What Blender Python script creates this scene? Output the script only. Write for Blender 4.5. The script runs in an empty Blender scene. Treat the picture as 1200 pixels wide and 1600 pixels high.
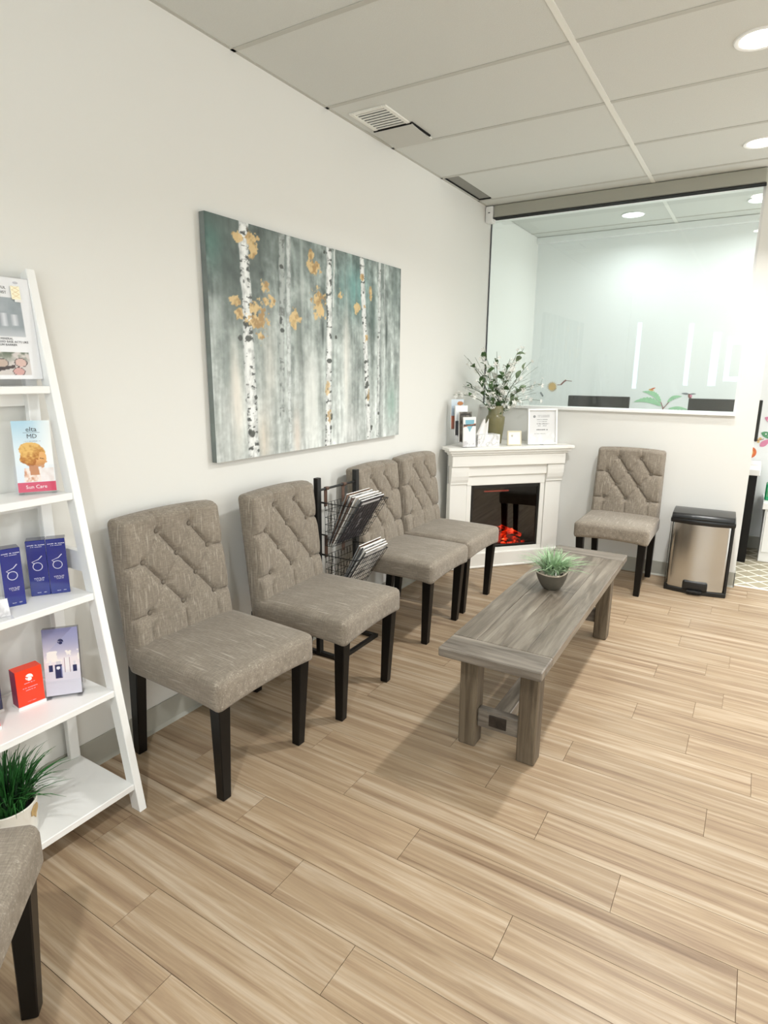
import bpy, bmesh, math, random
import numpy as np
from mathutils import Vector, Matrix
random.seed(7)
PI = math.pi
SC = bpy.context.scene
COL = SC.collection

# ------------------------------------------------------------------ camera
YAW, PITCH, ROLL = 0.54908, -0.22487, 0.00876
cam_d = bpy.data.cameras.new('camera')
cam = bpy.data.objects.new('camera', cam_d)
COL.objects.link(cam)
cyw, syw, cpt, spt = math.cos(YAW), math.sin(YAW), math.cos(PITCH), math.sin(PITCH)
fwd = Vector((-syw * cpt, cyw * cpt, spt))
right0 = Vector((cyw, syw, 0))
up0 = right0.cross(fwd)
rt = right0 * math.cos(ROLL) + up0 * math.sin(ROLL)
upv = -right0 * math.sin(ROLL) + up0 * math.cos(ROLL)
cam.matrix_world = Matrix(((rt.x, upv.x, -fwd.x, 1.9347), (rt.y, upv.y, -fwd.y, 0), (rt.z, upv.z, -fwd.z, 1.4197), (0, 0, 0, 1)))
cam_d.sensor_fit = 'VERTICAL'
cam_d.sensor_height = 24
cam_d.sensor_width = 18
cam_d.lens = 24 * 945.18 / 1600
cam_d.clip_start = 0.02
SC.camera = cam

# ------------------------------------------------------------------ world, exposure, large lights
w = bpy.data.worlds.new('world'); SC.world = w; w.use_nodes = True
w.node_tree.nodes['Background'].inputs[0].default_value = (0.85, 0.92, 1.0, 1)
w.node_tree.nodes['Background'].inputs[1].default_value = 1.0
vs = SC.view_settings
SC.display_settings.display_device = 'sRGB'
vs.view_transform = 'Standard'; vs.look = 'None'; vs.gamma = 1; vs.use_curve_mapping = False
vs.exposure = 0.45

def area(name, loc, rot, sx, sy, power, color=(1, 1, 1), shape='RECTANGLE', spread=PI):
    l = bpy.data.lights.new(name, 'AREA'); l.shape = shape; l.size = sx; l.size_y = sy
    l.energy = power; l.color = color; l.spread = spread
    o = bpy.data.objects.new(name, l); COL.objects.link(o); o.location = loc; o.rotation_euler = rot
    return o
CAN_POWER = 17.0
# added fill lamps behind the photographer and at the right, both out of view
area('daylight', (2.9, -1.13, 1.5), (PI / 2, 0, PI), 2.6, 2.0, 13, (0.93, 0.97, 1.0))
area('daylight_side', (4.5, 1.4, 1.5), (PI / 2, 0, PI / 2), 3.4, 2.0, 12, (1.0, 0.985, 0.96))
# lamps of the two office ceiling lights, then an added unseen one
area('office_panel_light', (0.905, 5.36, 2.615), (0, 0, 0), 0.15, 0.15, 3.6, (0.96, 0.99, 1.0), 'DISK', math.radians(160))
area('office_panel_light', (1.76, 5.36, 2.615), (0, 0, 0), 0.15, 0.15, 3.6, (0.96, 0.99, 1.0), 'DISK', math.radians(160))

area('office_panel_light', (3.0, 5.36, 2.615), (0, 0, 0), 0.15, 0.15, 3.6, (0.96, 0.99, 1.0), 'DISK', math.radians(160))

area('office_daylight', (4.5, 5.3, 1.5), (PI / 2, 0, PI / 2), 1.0, 2.0, 32, (0.95, 0.985, 1.0))  # added fill lamp at the far right of the office, unseen

# ------------------------------------------------------------------ colours, materials
def lin(c):
    return tuple(x / 12.92 if x <= 0.04045 else ((x + 0.055) / 1.055) ** 2.4 for x in c)
def C(h):
    return lin(tuple(int(h[i:i + 2], 16) / 255 for i in (0, 2, 4))) + (1,)
def newmat(name):
    m = bpy.data.materials.new(name); m.use_nodes = True
    nt = m.node_tree; return m, nt, nt.nodes['Principled BSDF']
def flat(name, hexc, rough=0.5, metal=0.0, spec=0.5, noise=0.0, nscale=40, bump=0.0, bscale=200, coat=0.0, aniso=None):
    m, nt, b = newmat(name)
    b.inputs['Base Color'].default_value = C(hexc)
    b.inputs['Roughness'].default_value = rough
    b.inputs['Metallic'].default_value = metal
    b.inputs['Specular IOR Level'].default_value = spec
    b.inputs['Coat Weight'].default_value = coat
    tc = nt.nodes.new('ShaderNodeTexCoord')
    if noise:
        n = nt.nodes.new('ShaderNodeTexNoise'); n.inputs['Scale'].default_value = nscale; n.inputs['Detail'].default_value = 4
        nt.links.new(tc.outputs['Object'], n.inputs['Vector'])
        mx = nt.nodes.new('ShaderNodeMix'); mx.data_type = 'RGBA'
        c = C(hexc)
        mx.inputs[6].default_value = tuple(x * (1 - noise) for x in c[:3]) + (1,)
        mx.inputs[7].default_value = tuple(min(1, x * (1 + noise)) for x in c[:3]) + (1,)
        nt.links.new(n.outputs['Fac'], mx.inputs[0]); nt.links.new(mx.outputs[2], b.inputs['Base Color'])
    if bump:
        n = nt.nodes.new('ShaderNodeTexNoise'); n.inputs['Scale'].default_value = bscale; n.inputs['Detail'].default_value = 3
        nt.links.new(tc.outputs['Object'], n.inputs['Vector'])
        bp = nt.nodes.new('ShaderNodeBump'); bp.inputs['Strength'].default_value = bump; bp.inputs['Distance'].default_value = 0.002
        nt.links.new(n.outputs['Fac'], bp.inputs['Height']); nt.links.new(bp.outputs['Normal'], b.inputs['Normal'])
    return m
def emis(name, hexc, strength):
    m, nt, b = newmat(name)
    b.inputs['Base Color'].default_value = C(hexc)
    b.inputs['Emission Color'].default_value = C(hexc); b.inputs['Emission Strength'].default_value = strength
    return m
def wood(name, cols, stretch=(1, 12, 12), scale=3.0, rough=0.5, rnd=True, bump=0.15, vary=0.12, coord='Object', distort=0.6, spec=0.4):
    """grain that runs along the axis with the small stretch value"""
    m, nt, b = newmat(name); N = nt.nodes; L = nt.links
    tc = N.new('ShaderNodeTexCoord'); oi = N.new('ShaderNodeObjectInfo')
    mp = N.new('ShaderNodeMapping'); mp.inputs['Scale'].default_value = stretch
    L.new(tc.outputs[coord], mp.inputs['Vector'])
    if rnd:
        mu = N.new('ShaderNodeVectorMath'); mu.operation = 'SCALE'; mu.inputs[0].default_value = (37, 91, 53)
        L.new(oi.outputs['Random'], mu.inputs['Scale']); L.new(mu.outputs[0], mp.inputs['Location'])
    n1 = N.new('ShaderNodeTexNoise'); n1.inputs['Scale'].default_value = scale; n1.inputs['Detail'].default_value = 7
    n1.inputs['Roughness'].default_value = 0.62; n1.inputs['Distortion'].default_value = distort
    L.new(mp.outputs[0], n1.inputs['Vector'])
    cr = N.new('ShaderNodeValToRGB'); e = cr.color_ramp.elements
    while len(e) < len(cols): e.new(0.5)
    for i, (p, c) in enumerate(cols): e[i].position = p; e[i].color = C(c)
    L.new(n1.outputs['Fac'], cr.inputs[0])
    n2 = N.new('ShaderNodeTexNoise'); n2.inputs['Scale'].default_value = scale * 6; n2.inputs['Detail'].default_value = 4
    L.new(mp.outputs[0], n2.inputs['Vector'])
    hsv = N.new('ShaderNodeHueSaturation'); L.new(cr.outputs[0], hsv.inputs['Color'])
    ma = N.new('ShaderNodeMath'); ma.operation = 'MULTIPLY_ADD'; ma.inputs[1].default_value = 0.35; ma.inputs[2].default_value = 0.825
    L.new(n2.outputs['Fac'], ma.inputs[0])
    mb = N.new('ShaderNodeMath'); mb.operation = 'MULTIPLY_ADD'; mb.inputs[1].default_value = vary; mb.inputs[2].default_value = -vary / 2
    L.new(oi.outputs['Random'], mb.inputs[0])
    ad = N.new('ShaderNodeMath'); ad.operation = 'ADD'; L.new(ma.outputs[0], ad.inputs[0]); L.new(mb.outputs[0], ad.inputs[1])
    L.new(ad.outputs[0], hsv.inputs['Value']); L.new(hsv.outputs[0], b.inputs['Base Color'])
    b.inputs['Roughness'].default_value = rough; b.inputs['Specular IOR Level'].default_value = spec
    bp = N.new('ShaderNodeBump'); bp.inputs['Strength'].default_value = bump; bp.inputs['Distance'].default_value = 0.002
    L.new(n1.outputs['Fac'], bp.inputs['Height']); L.new(bp.outputs[0], b.inputs['Normal'])
    return m
def fabric(name, axis):
    """woven linen: slubs run along the given axis"""
    m, nt, b = newmat(name); N = nt.nodes; L = nt.links
    tc = N.new('ShaderNodeTexCoord')
    def noise(st, sc, det=3):
        mp = N.new('ShaderNodeMapping'); mp.inputs['Scale'].default_value = st; L.new(tc.outputs['Object'], mp.inputs['Vector'])
        n = N.new('ShaderNodeTexNoise'); n.inputs['Scale'].default_value = sc; n.inputs['Detail'].default_value = det
        L.new(mp.outputs[0], n.inputs['Vector']); return n
    long = [1.0, 1.0, 1.0]; long[axis] = 0.09
    cross = [1.0, 1.0, 1.0]
    for i in range(3):
        if i != axis: cross[i] = 0.12
    a = noise(tuple(long), 260, 5); c = noise(tuple(cross), 420, 3); g = noise((1, 1, 1), 9, 3)
    m1 = N.new('ShaderNodeMath'); m1.operation = 'ADD'; L.new(a.outputs['Fac'], m1.inputs[0]); L.new(c.outputs['Fac'], m1.inputs[1])
    m2 = N.new('ShaderNodeMath'); m2.operation = 'MULTIPLY_ADD'; m2.inputs[1].default_value = 0.42; L.new(m1.outputs[0], m2.inputs[0])
    m3 = N.new('ShaderNodeMath'); m3.operation = 'MULTIPLY_ADD'; m3.inputs[1].default_value = 0.22; m3.inputs[2].default_value = -0.04
    L.new(g.outputs['Fac'], m3.inputs[0]); L.new(m3.outputs[0], m2.inputs[2])
    cr = N.new('ShaderNodeValToRGB'); e = cr.color_ramp.elements; e.new(0.5)
    e[0].position = 0.28; e[0].color = C('6f665a'); e[1].position = 0.5; e[1].color = C('877d70'); e[2].position = 0.75; e[2].color = C('a99f91')
    L.new(m2.outputs[0], cr.inputs[0])
    sl_ = [1.0, 1.0, 1.0]; sl_[axis] = 0.05
    sn = noise(tuple(sl_), 130, 2); sr = N.new('ShaderNodeValToRGB'); sr.color_ramp.elements[0].position = 0.60; sr.color_ramp.elements[1].position = 0.72
    sr.color_ramp.elements[1].color = (0.42, 0.42, 0.42, 1)
    L.new(sn.outputs['Fac'], sr.inputs[0]); mxs = N.new('ShaderNodeMix'); mxs.data_type = 'RGBA'; mxs.inputs[7].default_value = C('c6bdaf')
    L.new(sr.outputs[0], mxs.inputs[0]); L.new(cr.outputs[0], mxs.inputs[6]); L.new(mxs.outputs[2], b.inputs['Base Color'])
    b.inputs['Roughness'].default_value = 0.85; b.inputs['Specular IOR Level'].default_value = 0.25
    b.inputs['Sheen Weight'].default_value = 0.15
    bp = N.new('ShaderNodeBump'); bp.inputs['Strength'].default_value = 0.35; bp.inputs['Distance'].default_value = 0.0012
    L.new(m1.outputs[0], bp.inputs['Height']); L.new(bp.outputs[0], b.inputs['Normal'])
    return m
def pane_mat(name, tint='eef6f4', ior=1.5, rough=0.0, fac_scale=1.0):
    """clear sheet: transparent, with a Fresnel reflection"""
    m = bpy.data.materials.new(name); m.use_nodes = True; nt = m.node_tree; nt.nodes.clear()
    o = nt.nodes.new('ShaderNodeOutputMaterial'); t = nt.nodes.new('ShaderNodeBsdfTransparent'); t.inputs[0].default_value = C(tint)
    g = nt.nodes.new('ShaderNodeBsdfGlossy'); g.inputs['Roughness'].default_value = rough; g.inputs[0].default_value = (1, 1, 1, 1)
    f = nt.nodes.new('ShaderNodeFresnel'); f.inputs[0].default_value = ior
    mu = nt.nodes.new('ShaderNodeMath'); mu.operation = 'MULTIPLY'; mu.inputs[1].default_value = fac_scale
    mx = nt.nodes.new('ShaderNodeMixShader')
    ge = nt.nodes.new('ShaderNodeNewGeometry'); iv = nt.nodes.new('ShaderNodeMath'); iv.operation = 'SUBTRACT'; iv.inputs[0].default_value = 1.0
    m2 = nt.nodes.new('ShaderNodeMath'); m2.operation = 'MULTIPLY'
    nt.links.new(ge.outputs['Backfacing'], iv.inputs[1]); nt.links.new(mu.outputs[0], m2.inputs[0]); nt.links.new(iv.outputs[0], m2.inputs[1])
    nt.links.new(f.outputs[0], mu.inputs[0]); nt.links.new(m2.outputs[0], mx.inputs[0]); nt.links.new(t.outputs[0], mx.inputs[1]); nt.links.new(g.outputs[0], mx.inputs[2])
    nt.links.new(mx.outputs[0], o.inputs[0]); return m
def printmat():
    m, nt, b = newmat('printed_surface')
    a = nt.nodes.new('ShaderNodeVertexColor'); a.layer_name = 'Col'
    nt.links.new(a.outputs[0], b.inputs['Base Color']); b.inputs['Roughness'].default_value = 0.45
    return m

M = {}
M['wall'] = flat('wall_paint', 'e5e4df', 0.75, bump=0.08, bscale=260)
M['office_wall'] = flat('office_wall_paint', 'eff0ef', 0.75)
M['tile'] = flat('ceiling_tile_board', 'd8d9d4', 0.9, noise=0.06, nscale=220, bump=0.5, bscale=260)
M['grid'] = flat('ceiling_grid_metal', 'c2c1b9', 0.6)
M['base'] = flat('vinyl_base', 'a9a79c', 0.6, noise=0.05, nscale=20)
M['white'] = flat('white_lacquer', 'f2f2f0', 0.35)
M['mantel'] = flat('mantel_paint', 'f0eee8', 0.4)
M['shade_fabric'] = flat('roller_shade_cloth', 'a9a89c', 0.85, bump=0.3, bscale=400)
M['black'] = flat('black_wood', '080707', 0.35, noise=0.2, spec=0.3)
M['blackmetal'] = flat('black_metal', '121110', 0.45)
M['blackplastic'] = flat('black_plastic', '151515', 0.28)
M['dark'] = flat('firebox_interior', '14130f', 0.8)
M['slot'] = flat('slot_dark', '8f8e88', 0.8, noise=0.1, nscale=150)
M['gap'] = flat('gap_black', '0b0b0a', 0.9)
M['fabz'] = fabric('linen_back', 2)
M['fabx'] = fabric('linen_seat', 0)
M['button'] = flat('linen_button', '70675b', 0.8, bump=0.3)
M['bench'] = wood('weathered_bench_wood', [(0.28, '4c453b'), (0.45, '6b6257'), (0.58, '80776b'), (0.75, '989082')], (14, 1.0, 14), 2.2, 0.34, bump=0.4, vary=0.05)
M['benchx'] = wood('weathered_end_board', [(0.28, '4a4239'), (0.45, '686057'), (0.58, '7d756b'), (0.75, '958b7f')], (1.2, 14, 14), 2.2, 0.42, bump=0.4, vary=0.05)
M['benchz'] = wood('weathered_leg_wood', [(0.28, '3c3328'), (0.45, '5d5142'), (0.58, '706453'), (0.75, '857866')], (14, 14, 1.0), 2.2, 0.55, bump=0.4, vary=0.08)
M['tenon'] = wood('dark_tenon', [(0.3, '1d1813'), (0.7, '39302a')], (10, 1, 10), 3, 0.5)
M['plank'] = wood('oak_plank', [(0.26, '78604a'), (0.40, '937c64'), (0.50, 'a28c71'), (0.62, 'b3a089'), (0.78, 'c2b39d')], (0.5, 13.0, 13), 2.4, 0.40, bump=0.12, vary=0.10, distort=0.7)
M['joint'] = flat('plank_joint', '7d684f', 0.8)
M['steel'] = flat('brushed_steel', 'c8c9c8', 0.2, metal=1.0)
M['vase'] = flat('olive_glaze', '77724f', 0.28, noise=0.25, nscale=18, coat=0.3)
M['leaf'] = flat('leaf_green', '4c6b3f', 0.5, noise=0.25, nscale=30)
M['leafpale'] = flat('leaf_pale', '7f9271', 0.5, noise=0.2, nscale=30)
M['stem'] = flat('stem_green', '47562f', 0.6)
M['petal'] = flat('petal_white', 'f8f7f2', 0.6)
M['petalc'] = flat('petal_heart', 'b5a9a0', 0.6)
M['grass1'] = flat('grass_frosted', '9fba94', 0.55, noise=0.55, nscale=70)
M['grass2'] = flat('grass_green', '2f6a30', 0.5, noise=0.4, nscale=25)
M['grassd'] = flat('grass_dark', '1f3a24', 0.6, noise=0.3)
M['stone'] = flat('stone_bowl', '59544a', 0.5, noise=0.3, nscale=30, bump=0.5, bscale=90)
M['stonerim'] = flat('stone_rim', 'b3a797', 0.6, noise=0.2, nscale=40)
M['pebble'] = flat('pebble', 'cfc4b2', 0.6, noise=0.3, nscale=60)
M['ceramic'] = flat('white_ceramic', 'eae7de', 0.25, coat=0.3)
M['tan'] = flat('tan_leaf_print', 'bfa06a', 0.5, noise=0.2)
M['soil'] = flat('soil', '1b1812', 0.9)
M['blue'] = flat('blue_carton', '06227f', 0.12, coat=1.0)
M['bluedark'] = flat('navy_carton', '070f4e', 0.12, coat=0.8)
M['red'] = flat('orange_red_carton', 'ee3b14', 0.3, coat=0.2)
M['silver'] = flat('silver_print', 'd9dcea', 0.35, metal=0.3)
M['ink'] = flat('dark_ink', '3c3f45', 0.6)
M['inkgrey'] = flat('grey_ink', '8b8e90', 0.6)
M['inkwhite'] = flat('white_ink', 'f6f4f2', 0.5)
M['acrylic'] = pane_mat('clear_acrylic', 'fdfdfe', 1.45, 0.02, 1.0)
M['glass'] = pane_mat('partition_glass', 'f9fdfc', 1.5, 0.0, 1.7)
M['fireglass'] = pane_mat('fire_glass', '9a9890', 1.6, 0.0)
M['paper'] = flat('paper_white', 'f1efec', 0.6)
M['leather'] = flat('brown_leather', '5a4033', 0.5)
M['lens'] = emis('lamp_lens', 'fffaf0', 14)
M['daylightpane'] = emis('daylight_pane', 'd6f0ff', 5)
M['daydim'] = emis('daylight_pane_dim', 'e6f0f4', 0.8)  # glowing pane of the added unseen window
M['officepanel'] = emis('office_panel', 'f2fbff', 6)
M['monitor'] = flat('monitor_back', '2c2c29', 0.6, noise=0.25, nscale=12)
M['marble'] = None
M['print'] = printmat()
M['pink'] = flat('decal_pink', 'd989a6', 0.6, noise=0.2)
M['pinkstripe'] = flat('decal_pink_light', 'f0b9cc', 0.6)
M['dgreen'] = flat('decal_green', '5f9a70', 0.6, noise=0.2)
M['palmgreen'] = flat('decal_palm', 'a6d3ac', 0.6, noise=0.2, nscale=20)
M['orange'] = flat('decal_orange', 'd8703f', 0.6, noise=0.3)
M['gold'] = flat('decal_gold', 'd9b679', 0.6, noise=0.2)
M['brown'] = flat('decal_brown', '8a5a52', 0.6)
M['greenbox'] = flat('green_carton', '1fa066', 0.4)
M['deflector'] = flat('deflector_plastic', 'c3c2bb', 0.35)
M['tee'] = flat('tee_white', 'eeede6', 0.5)

def marble():
    m, nt, b = newmat('white_marble_card'); N = nt.nodes; L = nt.links
    tc = N.new('ShaderNodeTexCoord'); n = N.new('ShaderNodeTexNoise'); n.inputs['Scale'].default_value = 9; n.inputs['Detail'].default_value = 6; n.inputs['Distortion'].default_value = 1.2
    L.new(tc.outputs['Object'], n.inputs['Vector']); cr = N.new('ShaderNodeValToRGB'); e = cr.color_ramp.elements; e.new(0.5); e.new(0.6)
    for i, (p, c) in enumerate([(0.44, 'eeedec'), (0.495, 'c2c0bf'), (0.52, 'e6e5e4'), (0.7, 'f3f2f1')]): e[i].position = p; e[i].color = C(c)
    L.new(n.outputs['Fac'], cr.inputs[0]); L.new(cr.outputs[0], b.inputs['Base Color']); b.inputs['Roughness'].default_value = 0.4
    return m
M['marble'] = marble()
def carpet():
    m, nt, b = newmat('lattice_carpet'); N = nt.nodes; L = nt.links
    tc = N.new('ShaderNodeTexCoord'); se = N.new('ShaderNodeSeparateXYZ'); L.new(tc.outputs['Object'], se.inputs[0])
    def mth(op, a, bb=None, c=None):
        x = N.new('ShaderNodeMath'); x.operation = op
        for i, v in enumerate((a, bb, c)):
            if v is None: continue
            if isinstance(v, (int, float)): x.inputs[i].default_value = v
            else: L.new(v, x.inputs[i])
        return x.outputs[0]
    X = mth('MULTIPLY', se.outputs[0], 1 / 0.16); Y = mth('MULTIPLY', se.outputs[1], 1 / 0.16)
    ds = []
    for sg_ in (1, -1):
        t = mth('MULTIPLY_ADD', Y, sg_, X)
        ds.append(mth('ABSOLUTE', mth('SUBTRACT', mth('FRACT', t), 0.5)))
    mn = mth('MINIMUM', ds[0], ds[1])
    line = mth('LESS_THAN', mn, 0.06)
    n = N.new('ShaderNodeTexNoise'); n.inputs['Scale'].default_value = 300; L.new(tc.outputs['Object'], n.inputs['Vector'])
    mx = N.new('ShaderNodeMix'); mx.data_type = 'RGBA'; mx.inputs[6].default_value = C('a39a83'); mx.inputs[7].default_value = C('e6e0d0'); L.new(line, mx.inputs[0])
    L.new(mx.outputs[2], b.inputs['Base Color']); b.inputs['Roughness'].default_value = 0.95
    bp = N.new('ShaderNodeBump'); bp.inputs['Strength'].default_value = 0.5; bp.inputs['Distance'].default_value = 0.003; L.new(n.outputs['Fac'], bp.inputs['Height']); L.new(bp.outputs[0], b.inputs['Normal'])
    return m
M['carpet'] = carpet()
def ember():
    m, nt, b = newmat('glowing_log'); N = nt.nodes; L = nt.links
    tc = N.new('ShaderNodeTexCoord'); n = N.new('ShaderNodeTexNoise'); n.inputs['Scale'].default_value = 22; n.inputs['Detail'].default_value = 5
    L.new(tc.outputs['Object'], n.inputs['Vector']); cr = N.new('ShaderNodeValToRGB'); e = cr.color_ramp.elements; e.new(0.5); e.new(0.6)
    for i, (p, c) in enumerate([(0.36, '1a0503'), (0.5, 'b01a08'), (0.6, 'ff3a18'), (0.74, 'ffb080')]): e[i].position = p; e[i].color = C(c)
    L.new(n.outputs['Fac'], cr.inputs[0]); L.new(cr.outputs[0], b.inputs['Emission Color']); b.inputs['Emission Strength'].default_value = 7
    b.inputs['Base Color'].default_value = C('2a0f0a'); b.inputs['Roughness'].default_value = 0.8
    return m
M['ember'] = ember()
M['redglow'] = emis('red_heater_strip', 'e8655c', 2.2)

# ------------------------------------------------------------------ mesh helpers
class G:
    def __init__(s): s.v = []; s.f = []
    def add(s, vs_, fs_):
        o = len(s.v); s.v += [tuple(v) for v in vs_]; s.f += [tuple(i + o for i in f) for f in fs_]; return s
    def box(s, a, b, T=None):
        x0, y0, z0 = a; x1, y1, z1 = b
        vv = [(x0, y0, z0), (x1, y0, z0), (x1, y1, z0), (x0, y1, z0), (x0, y0, z1), (x1, y0, z1), (x1, y1, z1), (x0, y1, z1)]
        if T is not None: vv = [tuple(T @ Vector(v)) for v in vv]
        return s.add(vv, [(0, 3, 2, 1), (4, 5, 6, 7), (0, 1, 5, 4), (1, 2, 6, 5), (2, 3, 7, 6), (3, 0, 4, 7)])
    def bar(s, p, q, w_, h_, up=(0, 0, 1)):
        """square bar from p to q"""
        p, q = Vector(p), Vector(q); d = (q - p).normalized(); u = Vector(up)
        if abs(d.dot(u)) > 0.95: u = Vector((1, 0, 0))
        r = d.cross(u).normalized(); u = r.cross(d).normalized()
        vv = []
        for c in (p, q):
            for a, b_ in ((-1, -1), (1, -1), (1, 1), (-1, 1)): vv.append(c + r * a * w_ / 2 + u * b_ * h_ / 2)
        return s.add(vv, [(3, 2, 1, 0), (4, 5, 6, 7), (0, 1, 5, 4), (1, 2, 6, 5), (2, 3, 7, 6), (3, 0, 4, 7)])
    def taper(s, c0, c1, a0, a1):
        """post with square section a0 at c0 to a1 at c1"""
        vv = []
        for c, a in ((c0, a0), (c1, a1)):
            for i, j in ((-1, -1), (1, -1), (1, 1), (-1, 1)): vv.append((c[0] + i * a[0] / 2, c[1] + j * a[1] / 2, c[2]))
        return s.add(vv, [(3, 2, 1, 0), (4, 5, 6, 7), (0, 1, 5, 4), (1, 2, 6, 5), (2, 3, 7, 6), (3, 0, 4, 7)])
    def prism(s, pts, axis, a, b):
        """polygon pts (2D) extruded along axis from a to b"""
        n = len(pts); vv = []
        for t in (a, b):
            for p in pts:
                q = [p[0], p[1]]; q.insert(axis, t); vv.append(tuple(q))
        fs_ = [tuple(range(n))[::-1], tuple(range(n, 2 * n))] + [(i, (i + 1) % n, n + (i + 1) % n, n + i) for i in range(n)]
        return s.add(vv, fs_)
    def tube(s, pts, r, n=6, cap=True):
        pts = [Vector(p) for p in pts]; rr = r if isinstance(r, (list, tuple)) else [r] * len(pts)
        vv = []; prev = None
        for i, p in enumerate(pts):
            d = (pts[min(i + 1, len(pts) - 1)] - pts[max(i - 1, 0)])
            d = d.normalized() if d.length > 1e-9 else Vector((0, 0, 1))
            if prev is None: u = d.orthogonal().normalized()
            else:
                u = prev - d * prev.dot(d); u = u.normalized() if u.length > 1e-6 else d.orthogonal().normalized()
            prev = u; w_ = d.cross(u)
            for k in range(n):
                a = 2 * PI * k / n; vv.append(p + (u * math.cos(a) + w_ * math.sin(a)) * rr[i])
        fs_ = []
        for i in range(len(pts) - 1):
            for k in range(n): fs_.append((i * n + k, i * n + (k + 1) % n, (i + 1) * n + (k + 1) % n, (i + 1) * n + k))
        if cap: fs_.append(tuple(range(n))[::-1]); fs_.append(tuple((len(pts) - 1) * n + k for k in range(n)))
        return s.add(vv, fs_)
    def lathe(s, prof, n=32, warp=None, c=(0, 0)):
        vv = []
        for r, z in prof:
            for k in range(n):
                a = 2 * PI * k / n; p = (c[0] + r * math.cos(a), c[1] + r * math.sin(a), z); vv.append(warp(p, a) if warp else p)
        fs_ = []
        for i in range(len(prof) - 1):
            for k in range(n): fs_.append((i * n + k, i * n + (k + 1) % n, (i + 1) * n + (k + 1) % n, (i + 1) * n + k))
        fs_.append(tuple(range(n))[::-1]); fs_.append(tuple((len(prof) - 1) * n + k for k in range(n)))
        return s.add(vv, fs_)
    def rbox(s, c, h, r, n, fn=None):
        """rounded box: centre c, half sizes h, radius r, divisions n=(nx,ny,nz); fn(p, u) warps a point (u = unit position)"""
        idx = {}; vv = []; fs_ = []
        def vid(i, j, k):
            key = (i, j, k)
            if key not in idx:
                u = [2 * i / n[0] - 1, 2 * j / n[1] - 1, 2 * k / n[2] - 1]
                p = [u[a] * h[a] for a in range(3)]
                q = [max(-(h[a] - r), min(h[a] - r, p[a])) for a in range(3)]
                d = Vector([p[a] - q[a] for a in range(3)])
                if d.length > 1e-9:
                    dm = max(abs(x) for x in d)
                    d = d.normalized() * (r if dm >= r - 1e-9 else dm) if dm < r - 1e-9 else d.normalized() * r
                p = [c[a] + q[a] + d[a] for a in range(3)]
                if fn: p = fn(p, u)
                idx[key] = len(vv); vv.append(tuple(p))
            return idx[key]
        nx, ny, nz = n
        for i in range(nx):
            for j in range(ny):
                fs_.append((vid(i, j, 0), vid(i, j + 1, 0), vid(i + 1, j + 1, 0), vid(i + 1, j, 0)))
                fs_.append((vid(i, j, nz), vid(i + 1, j, nz), vid(i + 1, j + 1, nz), vid(i, j + 1, nz)))
        for i in range(nx):
            for k in range(nz):
                fs_.append((vid(i, 0, k), vid(i + 1, 0, k), vid(i + 1, 0, k + 1), vid(i, 0, k + 1)))
                fs_.append((vid(i, ny, k), vid(i, ny, k + 1), vid(i + 1, ny, k + 1), vid(i + 1, ny, k)))
        for j in range(ny):
            for k in range(nz):
                fs_.append((vid(0, j, k), vid(0, j, k + 1), vid(0, j + 1, k + 1), vid(0, j + 1, k)))
                fs_.append((vid(nx, j, k), vid(nx, j + 1, k), vid(nx, j + 1, k + 1), vid(nx, j, k + 1)))
        return s.add(vv, fs_)
    def mesh(s, name, bevel=0, smooth=False, seg=1, ang=35):
        me = bpy.data.meshes.new(name); me.from_pydata(s.v, [], s.f); me.update()
        if bevel:
            bm = bmesh.new(); bm.from_mesh(me)
            es = [e for e in bm.edges if len(e.link_faces) == 2 and e.calc_face_angle(0) > math.radians(30)]
            bmesh.ops.bevel(bm, geom=es, offset=bevel, segments=seg, affect='EDGES', clamp_overlap=True, profile=0.6)
            bm.to_mesh(me); bm.free()
        if smooth:
            me.polygons.foreach_set('use_smooth', [True] * len(me.polygons)); me.set_sharp_from_angle(angle=math.radians(ang))
        return me
    def obj(s, name, mat, parent=None, bevel=0, smooth=False, seg=1, ang=35, **kw):
        return link(name, s.mesh(name, bevel, smooth, seg, ang), mat, parent, **kw)
def link(name, me, mat, parent=None, loc=None, rot=None, mw=None, **props):
    if mat is not None and len(me.materials) == 0: me.materials.append(M[mat] if isinstance(mat, str) else mat)
    o = bpy.data.objects.new(name, me); COL.objects.link(o)
    if parent is not None: o.parent = parent
    if mw is not None: o.matrix_local = mw
    if loc is not None: o.location = loc
    if rot is not None: o.rotation_euler = rot
    for k, v in props.items(): o[k] = v
    return o
def thing(name, label, cat, loc=(0, 0, 0), rz=0.0, group=None):
    o = bpy.data.objects.new(name, None); COL.objects.link(o); o.empty_display_size = 0.05
    o.location = loc; o.rotation_euler = (0, 0, rz); o['label'] = label; o['category'] = cat
    if group: o['group'] = group
    return o
def tag(o, label, cat, group=None):
    o['label'] = label; o['category'] = cat
    if group: o['group'] = group
    return o
def struct(name, g, mat, **kw):
    o = g.obj(name, mat, **kw); o['kind'] = 'structure'; return o
def copy_tree(o, parent=None):
    c = o.copy(); COL.objects.link(c)
    if parent is not None: c.parent = parent
    for ch in list(o.children): copy_tree(ch, c)
    return c
def frame(o, r, u):
    r = Vector(r).normalized(); u = Vector(u); u = (u - r * u.dot(r)).normalized(); n = r.cross(u)
    return Matrix(((r.x, u.x, n.x, o[0]), (r.y, u.y, n.y, o[1]), (r.z, u.z, n.z, o[2]), (0, 0, 0, 1)))
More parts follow.
